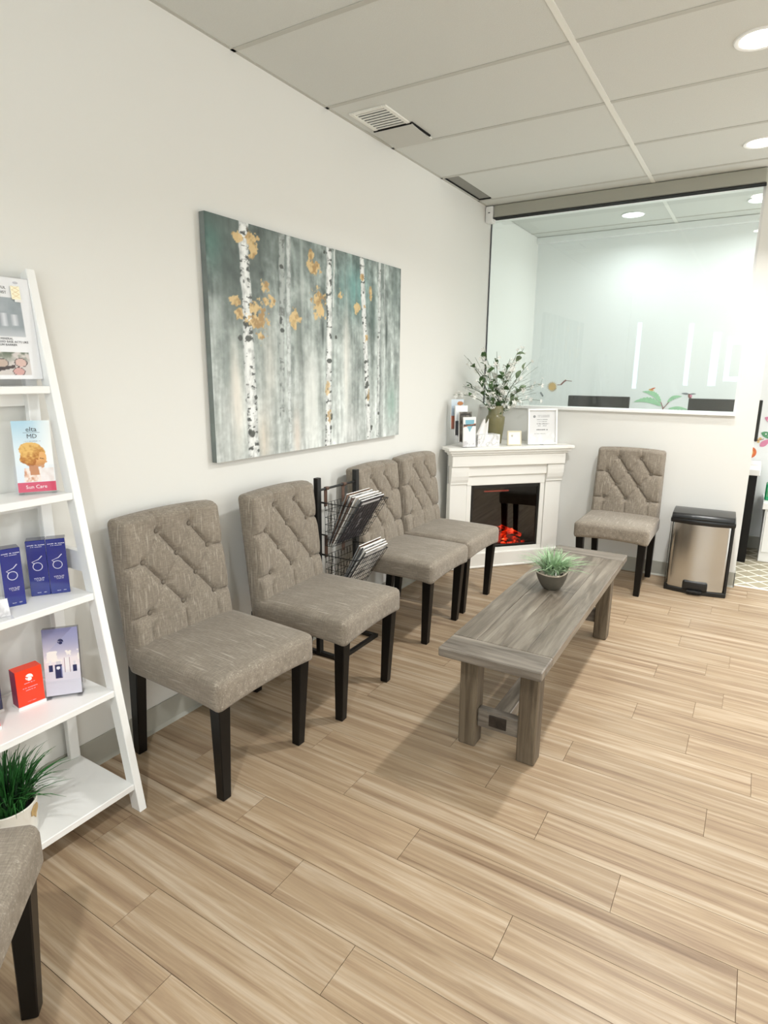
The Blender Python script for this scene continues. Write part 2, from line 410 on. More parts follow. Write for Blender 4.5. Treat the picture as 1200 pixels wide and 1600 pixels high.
def text(s, size, mat, parent, mw, name='lettering', align='LEFT', ext=0.0002):
    cu = bpy.data.curves.new('t', 'FONT'); cu.body = s; cu.size = size; cu.align_x = align; cu.extrude = ext; cu.resolution_u = 2
    to = bpy.data.objects.new('t', cu); COL.objects.link(to)
    bpy.context.view_layer.update()
    dg = bpy.context.evaluated_depsgraph_get()
    me = bpy.data.meshes.new_from_object(to.evaluated_get(dg)); me.name = name
    COL.objects.unlink(to); bpy.data.objects.remove(to); bpy.data.curves.remove(cu)
    me.materials.clear()
    return link(name, me, mat, parent, mw=mw)
def fineprint(parent, mat, mw, w_, h_, seed=1):
    """a row of print too small to read: short strokes of the height of its letters, centred"""
    r_ = random.Random(seed); g = G(); x = -w_ / 2
    while x < w_ / 2:
        l_ = h_ * r_.uniform(0.35, 0.9)
        if r_.random() > 0.16: g.box((x, h_ * r_.uniform(0, 0.2), 0), (x + l_, h_ * r_.uniform(0.7, 1.0), 0.0003))
        x += l_ + h_ * 0.22
    return g.obj('fine_print', mat, parent, mw=mw)
def print_mesh(name, w_, h_, nx, ny, fn, parent, mw, mat='print', **kw):
    """flat printed picture as coloured grid; fn(U,V)->(n,3) sRGB, V up; origin at lower left"""
    us = np.linspace(0, 1, nx + 1); vs2 = np.linspace(0, 1, ny + 1); U, V = np.meshgrid(us, vs2)
    U = U.ravel(); V = V.ravel()
    co = np.stack([U * w_, V * h_, np.zeros_like(U)], 1)
    i, j = np.meshgrid(np.arange(nx), np.arange(ny)); a = (j * (nx + 1) + i).ravel()
    fc = np.stack([a, a + 1, a + nx + 2, a + nx + 1], 1)
    me = bpy.data.meshes.new(name)
    me.vertices.add(len(co)); me.vertices.foreach_set('co', co.ravel())
    me.loops.add(fc.size); me.loops.foreach_set('vertex_index', fc.ravel().astype(np.int32))
    me.polygons.add(len(fc)); me.polygons.foreach_set('loop_start', (np.arange(len(fc)) * 4).astype(np.int32))
    me.update(calc_edges=True); me.validate()
    rgb = np.clip(fn(U, V), 0, 1); rgb = np.where(rgb <= 0.04045, rgb / 12.92, ((rgb + 0.055) / 1.055) ** 2.4)
    at = me.color_attributes.new('Col', 'FLOAT_COLOR', 'POINT')
    at.data.foreach_set('color', np.concatenate([rgb, np.ones((len(rgb), 1))], 1).ravel().astype(np.float32))
    return link(name, me, mat, parent, mw=mw, **kw)
RNG = np.random.RandomState(5)
def vnoise(x, y, seed=0):
    r = np.random.RandomState(seed).rand(64, 64)
    xi = np.floor(x).astype(int); yi = np.floor(y).astype(int); fx = x - xi; fy = y - yi
    fx = fx * fx * (3 - 2 * fx); fy = fy * fy * (3 - 2 * fy)
    g = lambda a, b: r[a % 64, b % 64]
    return (g(xi, yi) * (1 - fx) + g(xi + 1, yi) * fx) * (1 - fy) + (g(xi, yi + 1) * (1 - fx) + g(xi + 1, yi + 1) * fx) * fy
def fbm(x, y, seed=0, o=4):
    s = 0; a = 0.5; t = 0
    for i in range(o): s = s + a * vnoise(x * 2 ** i, y * 2 ** i, seed + i); t += a; a *= 0.55
    return s / t
def hexa(h): return np.array([int(h[i:i + 2], 16) / 255 for i in (0, 2, 4)])
def mixc(a, b, t): return a * (1 - t[:, None]) + b * t[:, None]

# ------------------------------------------------------------------ setting
H = 2.648; D = 4.651; D2 = 5.86; XR = 4.6; YB = -1.2
struct('wall_left', G().box((-0.12, YB, 0), (0, D2 + 0.1, H + 0.12)), 'wall')
struct('wall_right', G().box((XR, YB, 0), (XR + 0.1, D2 + 0.1, H + 0.12)), 'wall')
wo = struct('wall_office', G().box((0, D2, 0), (XR, D2 + 0.1, H + 0.12)), 'office_wall')
struct('wall_front', G().box((0, D, 0), (1.925, D + 0.11, 1.165)).box((1.80, D, 1.165), (1.925, D + 0.11, H)).box((0, D, 2.60), (1.80, D + 0.11, H)), 'wall')
struct('trim_1', G().box((0.0, D - 0.022, 1.165), (1.80, D + 0.13, 1.187)), 'white', bevel=0.003)
# wall behind the photographer; the last, wide window is added unseen for fill
gb = G()
wins = [(0.12, 0.19, 1.22, 2.24), (0.86, 0.93, 1.28, 2.2), (1.20, 1.31, 1.28, 2.06), (1.40, 1.78, 1.35, 1.98), (2.0, 3.9, 0.6, 2.3)]
xs = [0.0] + [v for w_ in wins for v in w_[:2]] + [XR]
for i in range(0, len(xs), 2): gb.box((xs[i], YB - 0.1, 0), (xs[i + 1], YB, H))
for x0, x1, z0, z1 in wins: gb.box((x0, YB - 0.1, 0), (x1, YB, z0)).box((x0, YB - 0.1, z1), (x1, YB, H))
struct('wall_back', gb, 'wall')
for i, (x0, x1, z0, z1) in enumerate(wins):
    g = G().box((x0, YB - 0.05, z0), (x1, YB - 0.03, z1))
    wn = struct('window_%d' % (i + 1), g, 'daylightpane' if i < 4 else 'daydim')
    t = 0.012 if i != 3 else 0.03
    fr = G().box((x0 - t, YB - 0.01, z0 - t), (x0, YB + 0.02, z1 + t)).box((x1, YB - 0.01, z0 - t), (x1 + t, YB + 0.02, z1 + t)).box((x0, YB - 0.01, z0 - t), (x1, YB + 0.02, z0)).box((x0, YB - 0.01, z1), (x1, YB + 0.02, z1 + t))
    fr.obj('window_frame', 'white', wn)
    if i == 3: G().box((x0 + 0.07, YB - 0.028, z0 + 0.07), (x1 - 0.07, YB - 0.01, z1 - 0.10)).obj('blind', 'tile', wn)
# baseboards
for nm, a, b in (('baseboard_left', (0, YB, 0), (0.006, D, 0.105)), ('baseboard_front', (0, D - 0.006, 0), (1.931, D, 0.105)), ('baseboard_office', (0, D2 - 0.006, 0), (XR, D2, 0.105))):
    b_ = struct(nm, G().box(a, b), 'base', bevel=0.002)
g = G().box((1.925, D - 0.006, 0), (1.931, D + 0.11, 0.105)); struct('baseboard_front.001', g, 'base')
struct('trim_2', G().prism([(0.006, 0.0), (0.018, 0.0), (0.006, 0.012)], 1, YB, D), 'base')
struct('trim_3', G().prism([(D - 0.006, 0.0), (D - 0.018, 0.0), (D - 0.006, 0.012)], 0, 0, 1.925), 'base')

# floor: slab with laid planks; lattice carpet in the office
fl = struct('floor', G().box((0, YB, -0.05), (XR, 4.70, -0.004)), 'joint')
cp = struct('floor_carpet', G().box((0, 4.705, -0.05), (XR, D2, 0.0)), 'carpet')
struct('trim_4', G().box((1.931, 4.695, -0.004), (3.6, 4.712, 0.003)), 'white')
PITCH_Y = 0.1486; LEN = 0.884
JX = {0: .891, 1: .656, 2: 1.226, 3: .938, 4: .652, 5: 1.174, 6: .872, 7: 1.498, 8: 1.273, 9: 1.065, 10: 1.464, 11: 2.073, 12: 1.854, 13: 1.632, 15: 1.954, 16: 1.656, 18: 1.962, 19: 1.716, 20: 1.408, 21: 1.738}
pr = random.Random(3)
plank_meshes = {}
for n in range(-5, 28):
    y0 = 0.592 + n * PITCH_Y; y1 = y0 + PITCH_Y
    if y0 < -0.3 or y0 > 4.69: continue
    y1 = min(y1, 4.70)
    j = JX.get(n, pr.uniform(0.3, 1.2)) % LEN
    xs = [0.0] + [j + k * LEN for k in range(0, 4)]
    if xs[1] < 0.1: xs.pop(0); xs[0] = 0.0
    for a, b in zip(xs[:-1], xs[1:]):
        if a > 2.62: continue
        g0 = 0.0008
        key = (round(b - a, 4), round(y1 - y0, 4))
        if key not in plank_meshes:
            L_, W_ = key
            plank_meshes[key] = G().box((g0, g0, -0.008), (L_ - g0, W_ - g0, 0)).mesh('plank')
        link('plank', plank_meshes[key], 'plank', fl, loc=(a, y0, 0))
# remaining floor outside the view
G().box((2.62, YB, -0.004), (XR, 4.695, -0.0005)).obj('floor_sheet', 'plank', fl)
G().box((0, YB, -0.004), (2.62, -0.3, -0.0005)).obj('floor_sheet', 'plank', fl)

# ceiling: tee grid with lay-in tiles
ce = struct('ceiling', G().box((0, YB, H + 0.03), (XR, D2, H + 0.12)), 'tile')
y0g = 2.6017; S = 0.61; xt = 1.162
ys = [y0g + k * S for k in range(-6, 6)]; ys = [max(YB, ys[0])] + ys[1:] if ys[0] < YB else [YB] + ys
ys = sorted(set([round(y, 4) for y in ys if YB <= y < D2])); ys.append(D2)
xs = [0.0, xt, xt + 1.22, xt + 2.44, XR]
tile_meshes = {}
G3 = None
for i in range(len(xs) - 1):
    for j in range(len(ys) - 1):
        x0, x1, a, b = xs[i], xs[i + 1], ys[j], ys[j + 1]
        if i == 0 and abs(a - (y0g + 2 * S)) < 0.01: x0 = 0.105
        m_ = 0.011
        x0 += 0.004 if x0 == 0 else m_; x1 -= m_; a += m_; b -= m_
        key = (round(x1 - x0, 3), round(b - a, 3))
        if key not in tile_meshes: tile_meshes[key] = G().box((0, 0, 0), (key[0], key[1], 0.015)).mesh('ceiling_tile', bevel=0.002)
        link('ceiling_tile', tile_meshes[key], 'tile', ce, loc=(x0, a, H - 0.001))
for y in ys[1:-1]: G().box((0, y - 0.012, H - 0.003), (XR, y + 0.012, H + 0.03)).obj('grid_tee', 'grid', ce)
for x in xs[1:-1]: G().box((x - 0.012, YB, H - 0.004), (x + 0.012, D2, H + 0.03)).obj('main_tee', 'tee', ce)
G().box((0, YB, H - 0.003), (0.016, D, H + 0.0)).obj('wall_angle', 'grid', ce)
# open slot next to the wall
yy = y0g + 2 * S
sl = thing('ceiling_slot', 'dark grey recessed slot in the ceiling beside the wall, before the glass', 'vent', (0.06, yy + S / 2, H))
G().box((-0.043, -S / 2 + 0.012, 0.008), (0.043, S / 2 - 0.012, 0.012)).obj('slot_back', 'slot', sl)
G().box((-0.045, -S / 2 + 0.012, 0.0), (-0.040, S / 2 - 0.012, 0.025)).obj('slot_edge', 'gap', sl)
G().box((-0.045, S / 2 - 0.018, 0.0), (0.045, S / 2 - 0.012, 0.025)).obj('slot_edge', 'gap', sl)
# vent with deflector
vt = thing('ceiling_vent', 'white slatted ceiling vent near the wall, half covered by a deflector', 'vent', (0.163, 2.945, H))
g = G(); X0, X1, Y0, Y1 = -0.105, 0.105, -0.24, 0.24; t = 0.022
g.box((X0, Y0, -0.008), (X0 + t, Y1, 0)).box((X1 - t, Y0, -0.008), (X1, Y1, 0)).box((X0 + t, Y0, -0.008), (X1 - t, Y0 + t, 0)).box((X0 + t, Y1 - t, -0.008), (X1 - t, Y1, 0))
g.obj('vent_frame', 'tee', vt, bevel=0.002)
G().box((X0 + t, Y0 + t, -0.0022), (X1 - t, Y1 - t, -0.0016)).obj('duct', 'gap', vt)
sm = G().box((X0 + t, -0.006, -0.0065), (X1 - t, 0.006, -0.003)).mesh('slat')
for k in range(16): link('slat', sm, 'tee', vt, loc=(0, Y0 + t + 0.014 + k * 0.027, 0))
T = Matrix.Translation((0, 0.0, -0.012)) @ Matrix.Rotation(math.radians(5), 4, 'X')
dfl = G().box((X0 - 0.004, 0.0, -0.012), (X1 + 0.008, 0.225, -0.009)).obj('deflector', 'deflector', vt); dfl.rotation_euler = (math.radians(-3), 0, 0)
G().box((X0 - 0.004, -0.007, -0.0125), (X1 + 0.008, -0.0005, -0.006)).obj('deflector_edge', 'gap', vt)
G().box((X1 + 0.002, 0.0, -0.0085), (X1 + 0.010, 0.20, -0.0005)).obj('deflector_edge', 'gap', vt)

# downlights
CANS = [(1.765, 2.93), (1.765, 4.13), (1.765, -0.45), (3.4, 1.0), (3.4, 2.93), (3.4, 4.13)]  # first two are fixtures in view, the rest are added for fill
CANP = [1.35, 0.26, 1.3, 0.8, 0.8, 0.6]
for k, (x, y) in enumerate(CANS):
    vis = k < 2
    lab = ['round recessed ceiling downlight nearest the camera, at the upper edge of the photo', 'round recessed ceiling downlight next to the glass partition'][k] if vis else ['round recessed ceiling downlight behind the camera, out of the frame', 'round recessed ceiling downlight beside the camera, out of the frame', 'round recessed ceiling downlight past the right edge, across from the bench', 'round recessed ceiling downlight past the right edge, by the office doorway'][k - 2]
    d = thing('downlight', lab, 'ceiling light', (x, y, H), 0, 'round recessed downlights' if vis else 'downlights outside the frame')
    g = G().lathe([(0.068, -0.003), (0.075, -0.006), (0.086, -0.006), (0.09, -0.001), (0.088, 0.0), (0.066, 0.0)], 40); g.f = g.f[:-2]
    g.obj('trim_ring', 'white', d, smooth=True)
    G().lathe([(0.068, -0.004), (0.068, -0.0045), (0.04, -0.0065), (0.001, -0.007)], 32).obj('lens', 'lens', d, smooth=True)
    l = area('lamp', (x, y, H - 0.012), (0, 0, 0), 0.13, 0.13, CAN_POWER * CANP[k], (0.985, 0.985, 0.97), 'DISK', math.radians(100 if k == 1 else 150))
    l.parent = d; l.location = (0, 0, -0.012)

# glass partition, shade, office
gp = thing('glass_partition', 'large clear glass partition above the half wall, reflecting windows', 'glass panel', (0.9, D + 0.05, 1.187))
G().box((-0.892, -0.004, 0.001), (0.898, 0.004, 1.395)).obj('pane', 'glass', gp)
G().box((-0.896, -0.006, 0.0), (-0.891, 0.006, 1.395)).obj('edge_seal', 'ink', gp)
G().box((0.885, -0.03, 0), (0.900, 0.05, 1.40)).obj('jamb', 'white', gp)
G().box((-0.89, -0.03, 1.375), (0.885, 0.05, 1.40)).obj('head_rail', 'white', gp)
rs = thing('roller_shade', 'rolled-up grey window shade with white end bracket above the glass', 'window shade', (0.0, D - 0.04, 2.55))
G().box((0.065, -0.03, 0.008), (1.80, 0.036, 0.094)).obj('valance', 'shade_fabric', rs, bevel=0.006, smooth=True)
G().box((0.062, -0.034, 0.003), (1.80, 0.038, 0.007)).obj('hem_bar', 'gap', rs)  # black strip stands in for the dark gap under the valance
G().rbox((0.032, 0.0, 0.035), (0.03, 0.04, 0.057), 0.01, (6, 6, 6)).obj('bracket', 'white', rs, smooth=True)
G().box((0.026, -0.0425, 0.042), (0.040, -0.0395, 0.047)).obj('screw', 'gap', rs)
# office ceiling lights and cornice
struct('trim_5', G().box((0, D2 - 0.05, H - 0.055), (XR, D2, H - 0.003)), 'office_wall', bevel=0.004)
for xc, lab in ((0.905, 'frosted ceiling light of the office behind the glass, above the monitors'), (1.76, 'frosted ceiling light of the office behind the glass, next to the pier'), (3.0, 'frosted ceiling light of the office hidden past the pier')):  # third light is added, unseen, to brighten the office
    p = thing('office_light', lab, 'ceiling light', (xc, 5.36, H), 0, None)
    G().lathe([(0.085, 0.0), (0.088, -0.006), (0.08, -0.010), (0.076, -0.004)], 36).obj('trim_ring', 'white', p, smooth=True)
    G().lathe([(0.076, -0.005), (0.06, -0.010), (0.001, -0.013)], 32).obj('diffuser', 'officepanel', p, smooth=True)
# desk, monitors, cabinet
dk = thing('office_desk', 'white-topped office desk with black panel leg behind the half wall', 'desk', (1.0, 5.5, 0))
G().box((-0.6, -0.24, 0.70), (0.995, 0.34, 0.745)).obj('desktop', 'white', dk, bevel=0.003)
G().box((0.90, -0.15, 0), (0.98, 0.28, 0.70)).obj('panel_leg', 'black', dk)
G().box((-0.58, -0.2, 0), (-0.54, 0.3, 0.70)).obj('panel_leg', 'black', dk)
G().box((-0.54, 0.25, 0.3), (0.90, 0.27, 0.70)).obj('modesty_panel', 'black', dk)
for x0, lab in ((0.478, 'dark monitor behind the glass, beside the palm leaf decal, nearer the vase'), (1.436, 'dark monitor behind the glass next to the white pier')):
    m = thing('monitor', lab, 'monitor', (x0 + 0.255, 5.5, 0.745), 0, 'monitors on the office desk')
    G().box((-0.255, -0.02, 0.19), (0.255, 0.012, 0.502)).obj('housing', 'monitor', m, bevel=0.004)
    G().box((-0.245, 0.012, 0.2), (0.245, 0.014, 0.492)).obj('screen', 'blackplastic', m)
    G().box((-0.025, 0.0, 0.01), (0.025, 0.03, 0.25)).obj('stand', 'blackplastic', m)
    G().box((-0.1, -0.08, 0.0), (0.1, 0.1, 0.012)).obj('foot', 'blackplastic', m, bevel=0.003)
cb = thing('white_cabinet', 'low white cabinet standing on the lattice carpet past the pier', 'cabinet', (2.055, 5.44, 0))
G().box((0.008, 0.01, 0), (0.70, 0.40, 0.42)).obj('body', 'white', cb, bevel=0.003)
G().box((-0.012, -0.01, 0.42), (0.72, 0.41, 0.475)).obj('top', 'white', cb, bevel=0.004)
G().box((0.02, 0.0, 0.08), (0.34, 0.01, 0.40)).obj('door', 'white', cb, bevel=0.002)
G().box((0.36, 0.0, 0.08), (0.68, 0.01, 0.40)).obj('door', 'white', cb, bevel=0.002)
gx = thing('green_box', 'green carton on the white cabinet past the pier', 'box', (2.12, 5.60, 0.475))
G().box((-0.07, -0.06, 0), (0.07, 0.06, 0.13)).obj('carton', 'greenbox', gx, bevel=0.008, smooth=True)
G().box((-0.06, -0.0605, 0.03), (0.06, -0.06, 0.1)).obj('panel', 'dgreen', gx)

# decals on the office wall (each flat print stands 1 mm proud)
def decal(name, label, parts, cx, cz):
    t_ = thing(name, label, 'wall decal', (cx, D2 - 0.0015, cz))
    kk = 0
    for nm, mat, polys in parts:
        for pl in polys:
            kk += 1
            g = G().prism([(p[0] - cx, p[1] - cz) for p in pl], 1, -0.0008 - 0.0003 * kk, 0.0012)
            g.obj(nm, mat, t_)
    return t_
def leafpoly(x, z, dx, dz, w_, n=8, notch=0, bend=0.0):
    L_ = math.hypot(dx, dz); ux, uz = dx / L_, dz / L_; nx, nz = -uz, ux; a = []; b = []
    for i in range(n + 1):
        t = i / n; ww = w_ * math.sin(PI * t ** 0.8) ** 0.8 if 0 < t < 1 else 0
        bx = bend * math.sin(PI * t)
        if notch and i % 2: ww2 = ww * (1 - notch)
        else: ww2 = ww
        a.append((x + dx * t + nx * (ww + bx), z + dz * t + nz * (ww + bx))); b.append((x + dx * t - nx * (ww2 - bx), z + dz * t - nz * (ww2 - bx)))
    return a + b[::-1][1:-1] if True else a
def disc(x, z, r, n=20, rz=None): return [(x + r * math.cos(2 * PI * k / n), z + (rz or r) * math.sin(2 * PI * k / n)) for k in range(n)]
def seg2(x0, z0, x1, z1, w_):
    L_ = math.hypot(x1 - x0, z1 - z0); nx, nz = -(z1 - z0) / L_ * w_ / 2, (x1 - x0) / L_ * w_ / 2
    return [(x0 + nx, z0 + nz), (x0 - nx, z0 - nz), (x1 - nx, z1 - nz), (x1 + nx, z1 + nz)]
decal('palm_decal', 'pale green banana palm decal on the office wall between the monitors', [
    ('palm_leaf', 'palmgreen', [leafpoly(1.195, 1.165, -0.235, 0.028, 0.026, 18, 0.35, -0.035), leafpoly(1.19, 1.19, -0.165, 0.095, 0.022, 18, 0.35, -0.032), leafpoly(1.235, 1.195, 0.115, 0.055, 0.016, 14, 0.3, 0.018), leafpoly(1.25, 1.14, 0.16, -0.002, 0.015, 12, 0.3, 0.010)]),
    ('palm_stem', 'brown', [seg2(1.205, 0.95, 1.207, 1.15, 0.008), seg2(1.207, 1.145, 1.185, 1.20, 0.005), seg2(1.212, 1.145, 1.25, 1.2, 0.005)])], 1.2, 1.15)
decal('bird_decal', 'small tan bird decal perched above the palm decal', [('bird_body', 'gold', [leafpoly(1.075, 1.305, 0.045, -0.012, 0.009)]), ('bird_wing', 'orange', [leafpoly(1.09, 1.302, 0.04, 0.018, 0.006)])], 1.096, 1.302)
decal('hummingbird_decal', 'hummingbird decal with dark red breast above the second monitor', [('bird_body', 'brown', [leafpoly(1.40, 1.275, 0.018, -0.05, 0.014)]), ('bird_wing', 'inkgrey', [leafpoly(1.40, 1.272, -0.06, 0.004, 0.008), leafpoly(1.405, 1.272, 0.05, 0.003, 0.006)]), ('bird_throat', 'pink', [leafpoly(1.412, 1.268, 0.01, -0.025, 0.008)])], 1.404, 1.265)
rays = [seg2(0.219 + 0.032 * math.cos(a), 1.313 + 0.032 * math.sin(a), 0.219 + 0.046 * math.cos(a), 1.313 + 0.046 * math.sin(a), 0.004) for a in [2 * PI * k / 16 for k in range(16)]]
decal('sun_decal', 'small golden sun decal with thin rays on the office wall', [('sun_disc', 'gold', [disc(0.219, 1.313, 0.034)]), ('sun_ray', 'gold', rays)], 0.219, 1.313)
decal('lizard_decal', 'curving brown lizard decal beside the golden sun decal', [('lizard_body', 'brown', [seg2(0.265, 1.33, 0.30, 1.332, 0.006), seg2(0.30, 1.332, 0.325, 1.36, 0.013), seg2(0.325, 1.36, 0.345, 1.375, 0.014), seg2(0.345, 1.372, 0.40, 1.366, 0.004)])], 0.32, 1.35)
decal('small_motif_decal', 'tiny grey motif decal below the golden sun decal', [('motif', 'inkgrey', [seg2(0.115, 1.25, 0.135, 1.22, 0.014), disc(0.112, 1.252, 0.008, 10)])], 0.125, 1.235)
decal('pink_leaf_decal', 'pink striped leaf decal highest on the wall past the pier', [('leaf', 'pink', [leafpoly(1.975, 1.10, 0.10, -0.05, 0.02)]), ('stripe', 'pinkstripe', [seg2(1.995, 1.07, 2.01, 1.10, 0.008), seg2(2.02, 1.06, 2.035, 1.09, 0.008)])], 2.0, 1.08)
decal('green_leaf_decal', 'dotted green leaf decal on the wall past the pier', [('leaf', 'dgreen', [leafpoly(1.965, 0.975, 0.12, -0.045, 0.025)]), ('dot', 'inkwhite', [disc(2.0, 0.965, 0.006, 8), disc(2.02, 0.95, 0.006, 8)])], 2.0, 0.95)
decal('berry_decal', 'small speckled berry sprig decal between green and pink leaves', [('berry', 'gold', [disc(1.945, 0.915, 0.011, 10), disc(1.965, 0.925, 0.011, 10), disc(1.955, 0.90, 0.010, 10)]), ('stalk', 'brown', [seg2(1.93, 0.90, 1.99, 0.925, 0.005)])], 1.955, 0.91)
decal('pink_petal_decal', 'plain pink petal decal below the green leaf decal', [('petal', 'pink', [leafpoly(1.97, 0.862, 0.06, 0.06, 0.022)])], 2.0, 0.89)
decal('orange_flower_decal', 'round orange flower decal just above the desk edge', [('ring', 'orange', [disc(1.905, 0.808, 0.048, 24)]), ('heart', 'gold', [[(p[0], p[1]) for p in disc(1.905, 0.808, 0.026, 18)]])], 1.905, 0.808)

# ------------------------------------------------------------------ tufted chairs
BUT = [(-.075, .845), (.075, .845), (-.15, .748), (0, .748), (.15, .748), (-.075, .657), (.075, .657), (-.15, .565), (0, .565), (.15, .565)]
SEG = []
def _s(a, b): SEG.append((BUT[a] if isinstance(a, int) else a, BUT[b] if isinstance(b, int) else b, 1.0))
for a, b in ((0, 2), (0, 3), (1, 3), (1, 4), (2, 5), (3, 5), (3, 6), (4, 6), (5, 7), (5, 8), (6, 8), (6, 9)): _s(a, b)
SEG = [(a, b, 1.0 if (b[0] - a[0]) > 0 else 0.45) for a, b, _ in SEG]
for i, e in ((2, (-.24, .745)), (4, (.24, .745)), (7, (-.24, .56)), (9, (.24, .56)), (0, (-.08, .93)), (1, (.08, .93)), (7, (-.155, .46)), (8, (0, .46)), (9, (.155, .46))):
    SEG.append((BUT[i], e, 0.75 if abs(e[0]) > 0.2 else 0.5))
def tuft(y, z):
    h = 0.0
    for (a, b, s_) in SEG:
        ax, az = a; bx, bz = b; dx, dz = bx - ax, bz - az; L2 = dx * dx + dz * dz
        t = max(0, min(1, ((y - ax) * dx + (z - az) * dz) / L2)); d = math.hypot(y - ax - dx * t, z - az - dz * t)
        h = max(h, s_ * (0.017 * math.exp(-(d / 0.0048) ** 1.2) + 0.009 * math.exp(-(d / 0.028) ** 2)))
    for by, bz in BUT:
        d = math.hypot(y - by, z - bz); h = max(h, 0.022 * math.exp(-(d / 0.016) ** 1.4) + 0.008 * math.exp(-(d / 0.04) ** 2))
    return h
LEAN = 0.115
def lean_x(z): return 0.095 - LEAN * (z - 0.37)
def back_fn(p, u):
    x, y, z = p
    fr = max(0.0, min(1.0, (u[0] + 1) / 2))
    tz = (z - 0.37) / 0.545
    y *= 1.0 - 0.035 * tz
    if u[0] > 0.0:
        ed = min(1.0, (1 - abs(u[1])) / 0.10) * min(1.0, (1 - u[2]) / 0.07 if u[2] > 0 else 1.0)
        ed = max(0, ed) ** 0.6
        x += u[0] ** 2 * (0.020 * ed - tuft(y / (1.0 - 0.035 * tz), z) * (0.35 + 0.65 * min(1, (1 - abs(u[1])) / 0.06)))
    z += 0.010 * (1 - u[1] ** 2) * max(0, tz)
    return (x + lean_x(z), y, z)
def seat_fn(p, u):
    x, y, z = p
    if u[2] > 0: z += 0.014 * (1 - u[0] ** 4) * (1 - u[1] ** 4) * u[2]
    if u[2] < 0: z += -0.012 * (abs(u[1]) ** 3) * max(0, u[0]) ** 3 + 0.006 * (1 - u[1] ** 2)
    x -= 0.006 * (u[1] ** 4) * max(0, u[0])
    return (x, y, z)
def make_chair(label, group):
    t_ = thing('tufted_chair', label, 'chair', group=group)
    bk = G().rbox((0, 0, 0.6425), (0.034, 0.232, 0.2725), 0.020, (6, 100, 116), back_fn).obj('backrest', 'fabz', t_, smooth=True, ang=80)
    bm_ = G().lathe([(0.0001, 0.0075), (0.004, 0.007), (0.0078, 0.0045), (0.0088, 0.001), (0.0085, -0.003)][::-1], 14).mesh('button', smooth=True)
    for by, bz in BUT:
        tz = (bz - 0.37) / 0.545
        x = 0.036 + 0.020 - 0.0255 + lean_x(bz)
        link('button', bm_, 'button', bk, loc=(x, by * (1 - 0.035 * tz), bz + 0.010 * (1 - (by / 0.232) ** 2) * tz), rot=(0, PI / 2, 0))
    G().rbox((0.318, 0, 0.41), (0.242, 0.238, 0.052), 0.024, (26, 26, 10), seat_fn).obj('seat', 'fabx', t_, smooth=True, ang=80)
    for s in (-1, 1):
        G().taper((0.500, s * 0.190, 0), (0.515, s * 0.198, 0.385), (0.036, 0.036), (0.05, 0.05)).obj('leg', 'black', t_, bevel=0.003)
        g = G(); g.taper((0.038, s * 0.190, 0), (0.075, s * 0.196, 0.40), (0.036, 0.036), (0.05, 0.045)); g.obj('leg', 'black', t_, bevel=0.003)
    return t_
GR = 'tufted grey dining chairs in the waiting area'
chair = make_chair('grey tufted chair closest to the white ladder shelf, under the left end of the painting', GR)
def put(o, x, y, a): o.location = (x, y, 0); o.rotation_euler = (0, 0, math.radians(a))
put(chair, 0.042, 1.462, -2.0)
for x, y, a, lab in ((0.085, 2.035, 2.0, 'grey tufted chair between the ladder-side chair and the magazine rack'),
                     (0.045, 2.892, 0.5, 'grey tufted chair just past the magazine rack, second from the fireplace'),
                     (0.035, 3.405, -0.5, 'grey tufted chair nearest the fireplace along the painting wall'),
                     (1.197, 4.600, -90, 'grey tufted chair against the half wall between fireplace and trash can'),
                     (0.477, 0.025, 45, 'grey tufted chair cut off at the lower left corner, below the shelf plant')):
    c = copy_tree(chair); c['label'] = lab; put(c, x, y, a)

# ------------------------------------------------------------------ bench
bn = thing('wooden_bench', 'long weathered grey-brown wooden bench in the middle of the floor', 'bench', (1.222, 2.66, 0), math.radians(0.6))
W2, L2, zt, th = 0.192, 0.805, 0.447, 0.036
G().box((-W2, -L2, zt - th), (W2, -L2 + 0.135, zt)).obj('end_board', 'benchx', bn, bevel=0.004)
G().box((-W2, L2 - 0.135, zt - th), (W2, L2, zt)).obj('end_board', 'benchx', bn, bevel=0.004)
bw = [-W2, -0.098, 0.002, 0.094, W2]
for a, b in zip(bw[:-1], bw[1:]):
    G().box((a + 0.0004, -L2 + 0.1355, zt - th), (b - 0.0004, L2 - 0.1355, zt - 0.0005)).obj('board', 'bench', bn, bevel=0.0015)
for sx in (-1, 1):
    for sy in (-1, 1):
        G().taper((sx * 0.118, sy * 0.645, 0), (sx * 0.118, sy * 0.645, zt - th), (0.07, 0.072), (0.072, 0.074)).obj('leg', 'benchz', bn, bevel=0.005)
for sy in (-1, 1):
    s_ = G().box((-0.082, sy * 0.645 - 0.018, 0.085), (0.082, sy * 0.645 + 0.018, 0.160)).obj('stretcher', 'benchx', bn, bevel=0.003)
    G().box((-0.035, sy * 0.645 - 0.021, 0.100), (0.035, sy * 0.645 + 0.021, 0.148)).obj('tenon', 'tenon', s_, bevel=0.002)
G().box((-0.033, -0.627, 0.098), (0.033, 0.627, 0.15)).obj('long_stretcher', 'bench', bn, bevel=0.003)
G().box((-0.16, -0.60, zt - th - 0.022), (-0.13, 0.60, zt - th)).obj('batten', 'bench', bn)
G().box((0.13, -0.60, zt - th - 0.022), (0.16, 0.60, zt - th)).obj('batten', 'bench', bn)

